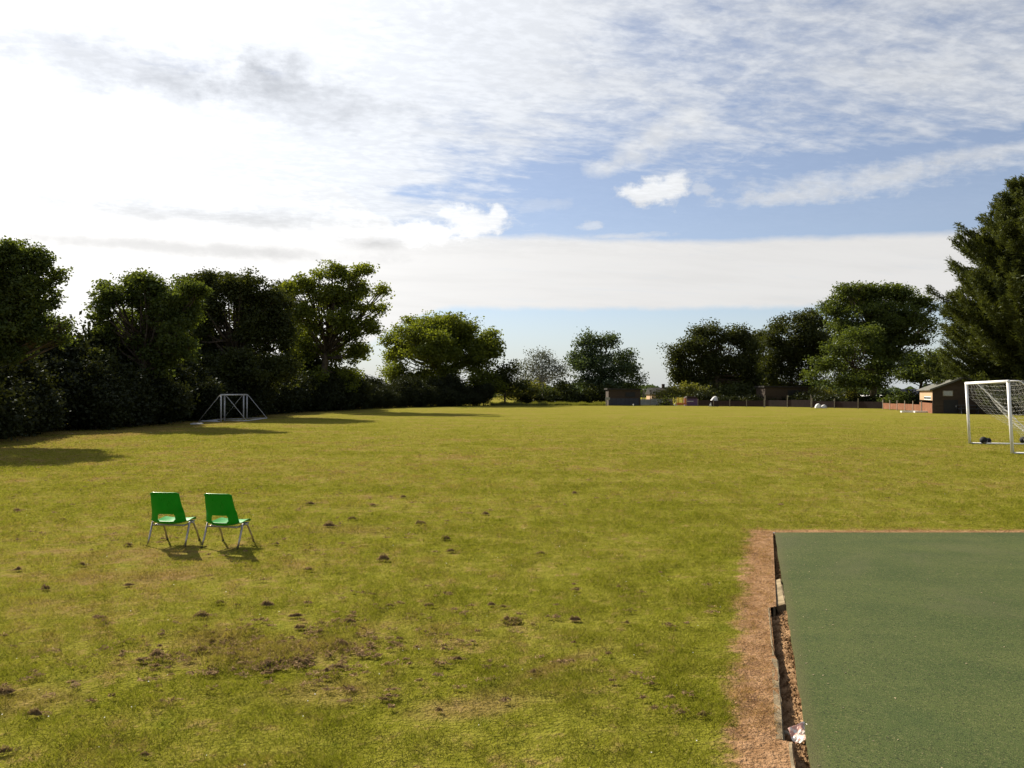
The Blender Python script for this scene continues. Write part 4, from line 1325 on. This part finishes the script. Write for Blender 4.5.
for s in (-1, 1):
    MB().box((0, s*.62, .44), (1.7, .24, .045)).build('seat', m_blue, tb_)
    MB().box((s*.6, 0, .40), (.07, 1.1, .06)).tube([(s*.6, -.5, 0), (s*.6, -.2, .69)], .035, 6).tube([(s*.6, .5, 0), (s*.6, .2, .69)], .035, 6).build('trestle', m_blue, tb_)
tag(tb_, 'grey picnic bench against the dark front of the gabled shed', 'bench')
# white planks lying by the shed
for (px, py, ln, rz, lab) in ((909, 412.4, 1.5, .05, 'white plank lying on the grass farther from the shed'), (921, 412.6, 1.2, -.05, 'white plank lying on the grass nearest the sunlit shed wall')):
    o = MB().box((0, 0, .07), (ln, .3, .14)).build('white_plank', m_paint, bevel=.01); o.location = gp(px, py); o.rotation_euler.z = rz
    tag(o, lab, 'plank', 'white planks by the shed')

# orange barrier fence
def fence(name, label, a, b_, h, mat, step, post_h=None, gap=None, postmat=None, thick=.03, cat='fence'):
    a = Vector(a); b_ = Vector(b_); L = (b_ - a).length
    root = empty(name, a, math.atan2((b_ - a).y, (b_ - a).x))
    n = max(1, round(L / step))
    for i in range(n):
        x0 = L * i / n + .05; x1 = L * (i + 1) / n - .05
        hh_ = h * random.uniform(.93, 1.05)
        MB().box(((x0 + x1)/2, 0, .06 + hh_/2), (x1 - x0, thick, hh_)).build('panel', mat, root)
    for i in range(n + 1):
        MB().box((L * i / n, 0, (post_h or h + .15)/2), (.085, .085, post_h or h + .15)).build('post', postmat or m_post, root)
    return tag(root, label, cat)
fence('board_fence', 'low orange brown board fence running up to the sunlit shed', gp(883, 409.3), gp(921.5, 411.6), .62, m_orange, 2.2, 1.0)
fence('mesh_fence', 'dark fence with tall thin posts in front of the round-topped bush under the oak', gp(812, 408.0), gp(883, 409.2), .72, m_maroon, 3.3, 1.15)
fence('mesh_fence', 'low dark maroon fence below the round dark tree', gp(698, 406.3), gp(764, 407.3), .75, m_maroon, 2.6, .95)
fence('mesh_fence', 'dark fence with three tall pale posts before the flat-roofed hut', gp(765, 407.0), gp(811, 407.8), .85, m_maroon, 3.0, 1.45)
fence('board_fence', 'pale grey board fence between the dark hut and the yellow play panel', Vector((17.7, 108.6, 0)), Vector((22.3, 108.6, 0)), .86, m_greyf, 1.5)

# dark hut in the middle
def hut(name, label, px0, px1, d, h, mat, roofmat, low=None, dep=3.2):
    x0 = (px0 - 512) / F * d; x1 = (px1 - 512) / F * d; w = x1 - x0
    root = empty(name, ((x0 + x1)/2, d, 0))
    MB().box((0, dep/2, h/2), (w, dep, h)).build('wall', mat, root, bevel=.02)
    rf = MB().prism([(-w/2 - .2, -.25, h + .004), (w/2 + .2, -.25, h + .004), (w/2 + .2, -.25, h + .12), (-w/2 - .2, -.25, h + .22)], (0, dep + .5, 0)).build('roof', roofmat, root)
    if low:
        MB().box((-.1, -.03, h*.24), (w*.94, .05, h*.44)).build('lower_panel', low, root)
    MB().box((w*.18, -.04, h*.70), (w*.3, .06, h*.28)).build('shutter', m_black, root)
    return tag(root, label, 'hut')
hut('flat_roof_hut', 'dark flat-roofed hut with blue grey lower panel left of the pale fence', 608.5, 640.5, 108.5, 2.20, m_dkboard, m_dkroof, m_blue)
hut('flat_roof_hut', 'larger black hut with flat roof under the narrow two-topped tree', 765, 808, 111, 2.55, m_dkboard, m_dkroof, None, 4.0)
# signs/posts near the first hut
pp = gp(606.5, 405.8)
bn = empty('post_sign', pp)
MB().box((0, 0, .55), (.14, .12, 1.1)).build('post', m_post, bn)
MB().box((.15, -.08, .98), (.6, .04, .34)).build('board', m_greyf, bn)
tag(bn, 'short pale post with a small blank board at the left corner of the dark hut', 'post')
# shelter with thin pale roof
x0 = (648 - 512) / F * 113
sh_ = empty('open_shelter', (x0, 113, 0))
MB().box((0, .6, 2.30), (1.3, 1.6, .08)).build('roof', m_render, sh_)
for s in (-1, 1):
    MB().box((s*.55, .0, 1.13), (.09, .09, 2.26)).build('post', m_post, sh_)
    MB().box((s*.55, 1.2, 1.13), (.09, .09, 2.26)).build('post', m_post, sh_)
tag(sh_, 'small open shelter with thin pale roof right of the dark hut', 'shelter')
# houses beyond
def house(name, label, px0, px1, d, eave_py, ridge_py, wallm, roofm, chimney=None, gable_front=False, dep=7.0, white=False):
    x0 = (px0 - 512) / F * d; x1 = (px1 - 512) / F * d; w = x1 - x0
    eh_ = CAM_H + (YH - eave_py) / F * d; rh_ = CAM_H + (YH - ridge_py) / F * d
    root = empty(name, (x0, d, 0))
    MB().box((w/2, dep/2, eh_/2), (w, dep, eh_)).build('wall', wallm, root)
    rf = MB().prism([(-.3, -.3, eh_ + .003), (-.3, dep + .3, eh_ + .003), (-.3, dep/2, rh_)], (w + .6, 0, 0)).build('roof', roofm, root)
    if chimney:
        MB().box((w * chimney, dep/2, rh_ + .2), (.6, .5, 1.2)).build('chimney', m_maroon, rf)
    for u in (.3, .7):
        wn = MB().box((w * u, -.03, eh_ * .55), (w * .16, .08, eh_ * .3)).build('window', m_paint, root)
        MB().box((w * u, -.078, eh_ * .55), (w * .13, .02, eh_ * .24)).build('pane', m_glass, wn)
    return tag(root, label, 'house')
house('house', 'dark roofed house with chimney beyond the yellow green bush', 652, 672, 165, 394.5, 387.6, m_tan, m_dkroof, .72)
house('long_building', 'long low pale building with white roof edge behind the oak trunk', 856, 886, 128, 397.0, 395.0, m_render, m_paint, None, dep=5)
# white gabled house: gable end towards the sun side
d = 104; x0 = (904 - 512) / F * d
gh = empty('gabled_house', (x0, d, 0), R(-24))
eh_ = 1.5; rh_ = 2.15; gw = 3.0; gl = 6.0
MB().prism([(0, 0, 0), (0, gw, 0), (0, gw, eh_), (0, gw/2, rh_), (0, 0, eh_)], (gl, 0, 0)).build('wall', m_greyf, gh)
rf = MB()
rf.prism([(-.25, -.2, eh_ - .08), (-.25, gw/2, rh_ + .04), (-.25, gw/2, rh_ + .14), (-.25, -.2, eh_ + .02)], (gl + .4, 0, 0))
rf.prism([(-.25, gw/2 + .002, rh_ + .04), (-.25, gw + .2, eh_ - .08), (-.25, gw + .2, eh_ + .02), (-.25, gw/2 + .002, rh_ + .14)], (gl + .4, 0, 0))
rfo = rf.build('roof', m_slate, gh)
bb = MB()
bb.prism([(-.29, -.25, eh_ - .22), (-.29, gw/2, rh_ - .06), (-.29, gw/2, rh_ + .18), (-.29, -.25, eh_ + .03)], (-.05, 0, 0))
bb.prism([(-.29, gw/2 + .002, rh_ - .06), (-.29, gw + .25, eh_ - .22), (-.29, gw + .25, eh_ + .03), (-.29, gw/2 + .002, rh_ + .18)], (-.05, 0, 0))
bb.build('barge_board', m_paint, rfo)
MB().box((2.6, -.03, .8), (1.4, .06, .7)).build('window', m_glass, gh)
tag(gh, 'small house with white barge boards and slate roof left of the gabled shed', 'house')

# play things by the far fence
d = 106.5
def X(px, dd): return (px - 512) / F * dd
pl = empty('play_panel', (X(681.5, d), d, 0))
for i, (xo, m_) in enumerate(((-.45, m_yellow), (.15, m_yellow), (.5, m_orangep))):
    MB().box((xo, 0, .78 - .05*i), (.26, .06, .72)).build('board', m_, pl, bevel=.01)
MB().box((0, .06, .30), (1.4, .05, .28)).build('lower_board', m_orangep, pl, bevel=.01)
for s in (-1, 1): MB().tube([(s*.72, .05, 0), (s*.72, .05, 1.2)], .045, 8).build('post', m_post, pl)
tag(pl, 'yellow and orange play panel at the far fence', 'play panel')
ph = empty('playhouse', (X(692, d), d + .3, 0))
MB().box((0, .5, .50), (1.7, 1.0, 1.0)).build('wall', m_purple, ph, bevel=.02)
MB().prism([(-.95, -.08, 1.003), (.95, -.08, 1.003), (.6, -.08, 1.30), (-.6, -.08, 1.30)], (0, 1.16, 0)).build('roof', m_maroon, ph)
MB().box((-.2, -.02, .62), (.9, .05, .08)).build('sill', m_tarp, ph)
tag(ph, 'dark purple playhouse right of the yellow play panel', 'playhouse')
# draped white heap
def draped(name, label, px, d, w, h, seed, mat, peak=.6, cat='cover'):
    bm = bmesh.new()
    bmesh.ops.create_uvsphere(bm, u_segments=22, v_segments=14, radius=1.0)
    for v in bm.verts:
        x_, y_, z_ = v.co
        z_ = max(0.0, z_)
        t = z_
        fold = 1 + .16 * math.sin(math.atan2(y_, x_) * 5 + seed) * (1 - t) + .08 * mn.noise(Vector((x_*3, y_*3, z_*3 + seed)))
        k_ = (1 - t * .25)
        v.co = Vector((x_ * fold * w/2 + peak * w/2 * t * t * .6, y_ * fold * w * .4, z_ ** 1.15 * h * (1 + .08 * mn.noise(Vector((x_*4 + seed, y_*4, 1))))))
    me = bpy.data.meshes.new(name); bm.to_mesh(me); bm.free()
    me.polygons.foreach_set('use_smooth', [True] * len(me.polygons)); me.materials.append(mat)
    o = bpy.data.objects.new(name, me); COL.objects.link(o)
    o.location = (X(px, d), d, 0)
    return tag(o, label, cat)
draped('covered_heap', 'pointed whitish covered heap under the round dark tree', 713.3, 101.6, 1.22, 1.36, 1, m_tarp, .75)
draped('white_sack', 'bigger and whiter of two sacks lying at the fence before the round-topped bush', 818, 89.5, .75, .55, 2, m_paint, .0, 'sack')['group'] = 'sacks by the far fence'
draped('white_sack', 'smaller greyer of two sacks lying at the fence before the round-topped bush', 823.5, 89.6, .75, .42, 3, m_tarp, .3, 'sack')['group'] = 'sacks by the far fence'
for px, py, hgt, m_, lab in ((721.3, 406.2, .42, m_paint, 'short white marker post right of the covered heap'),
                             (633.4, 406.0, .28, m_paint, 'tiny white peg in the grass before the dark hut'),
                             (674.5, 406.0, .30, m_tarp, 'small pale peg left of the yellow play panel')):
    o = MB().tube([(0, 0, 0), (0, 0, hgt * .9), (0, 0, hgt)], [.075, .07, .03], 8).build('marker_post', m_, smooth=True)
    o.location = gp(px, py); tag(o, lab, 'post')

# things under the conifer behind the goal
def at_d(px, d): return Vector((X(px, d), d, 0))
pf = empty('rail_fence', at_d(968, 74))
e_ = at_d(1040, 74); L = (e_ - at_d(968, 74)).length
for i in range(9): MB().box((L*i/8, 0, .62), (.10, .10, 1.24)).build('post', m_render, pf)
for zz_ in (.45, .95): MB().box((L/2, .075, zz_), (L, .04, .12)).build('rail', m_post, pf)
MB().box((L/2, .14, .5), (L, .05, .9)).build('backing_panel', m_maroon, pf)
tag(pf, 'dark fence with pale posts under the conifer, seen through the goal net', 'fence')
nb = empty('notice_board', at_d(1012, 70))
MB().box((0, 0, 1.15), (.42, .05, .55)).build('board', m_paint, nb, bevel=.01)
for s in (-1, 1): MB().box((s*.15, .05, .44), (.05, .05, .88)).build('leg', m_post, nb)
tag(nb, 'blank white board on legs just right of the near goal post', 'board')
wt = empty('water_tank', at_d(1024, 70))
MB().tube([(0, 0, .25), (0, 0, .3), (0, 0, 1.45), (0, 0, 1.55)], [.40, .46, .46, .38], 18).build('barrel', m_paint, wt, smooth=True)
MB().tube([(0, 0, 1.54), (0, 0, 1.62)], [.2, .18], 14).build('lid', m_render, wt, smooth=True)
MB().box((0, 0, .12), (.9, .9, .24)).build('stand', m_render, wt)
tag(wt, 'white upright tank at the right picture edge behind the goal stay', 'tank')
for px, m_, lab in ((1018.5, m_paint, 'small white bucket beside the white tank'), (1021.8, m_red, 'small red bucket beside the white tank')):
    o = MB().tube([(0, 0, 0), (0, 0, .33), (0, 0, .36)], [.14, .19, .20], 14).build('bucket', m_, smooth=True)
    o.location = at_d(px, 68.4); tag(o, lab, 'bucket', 'buckets under the conifer')
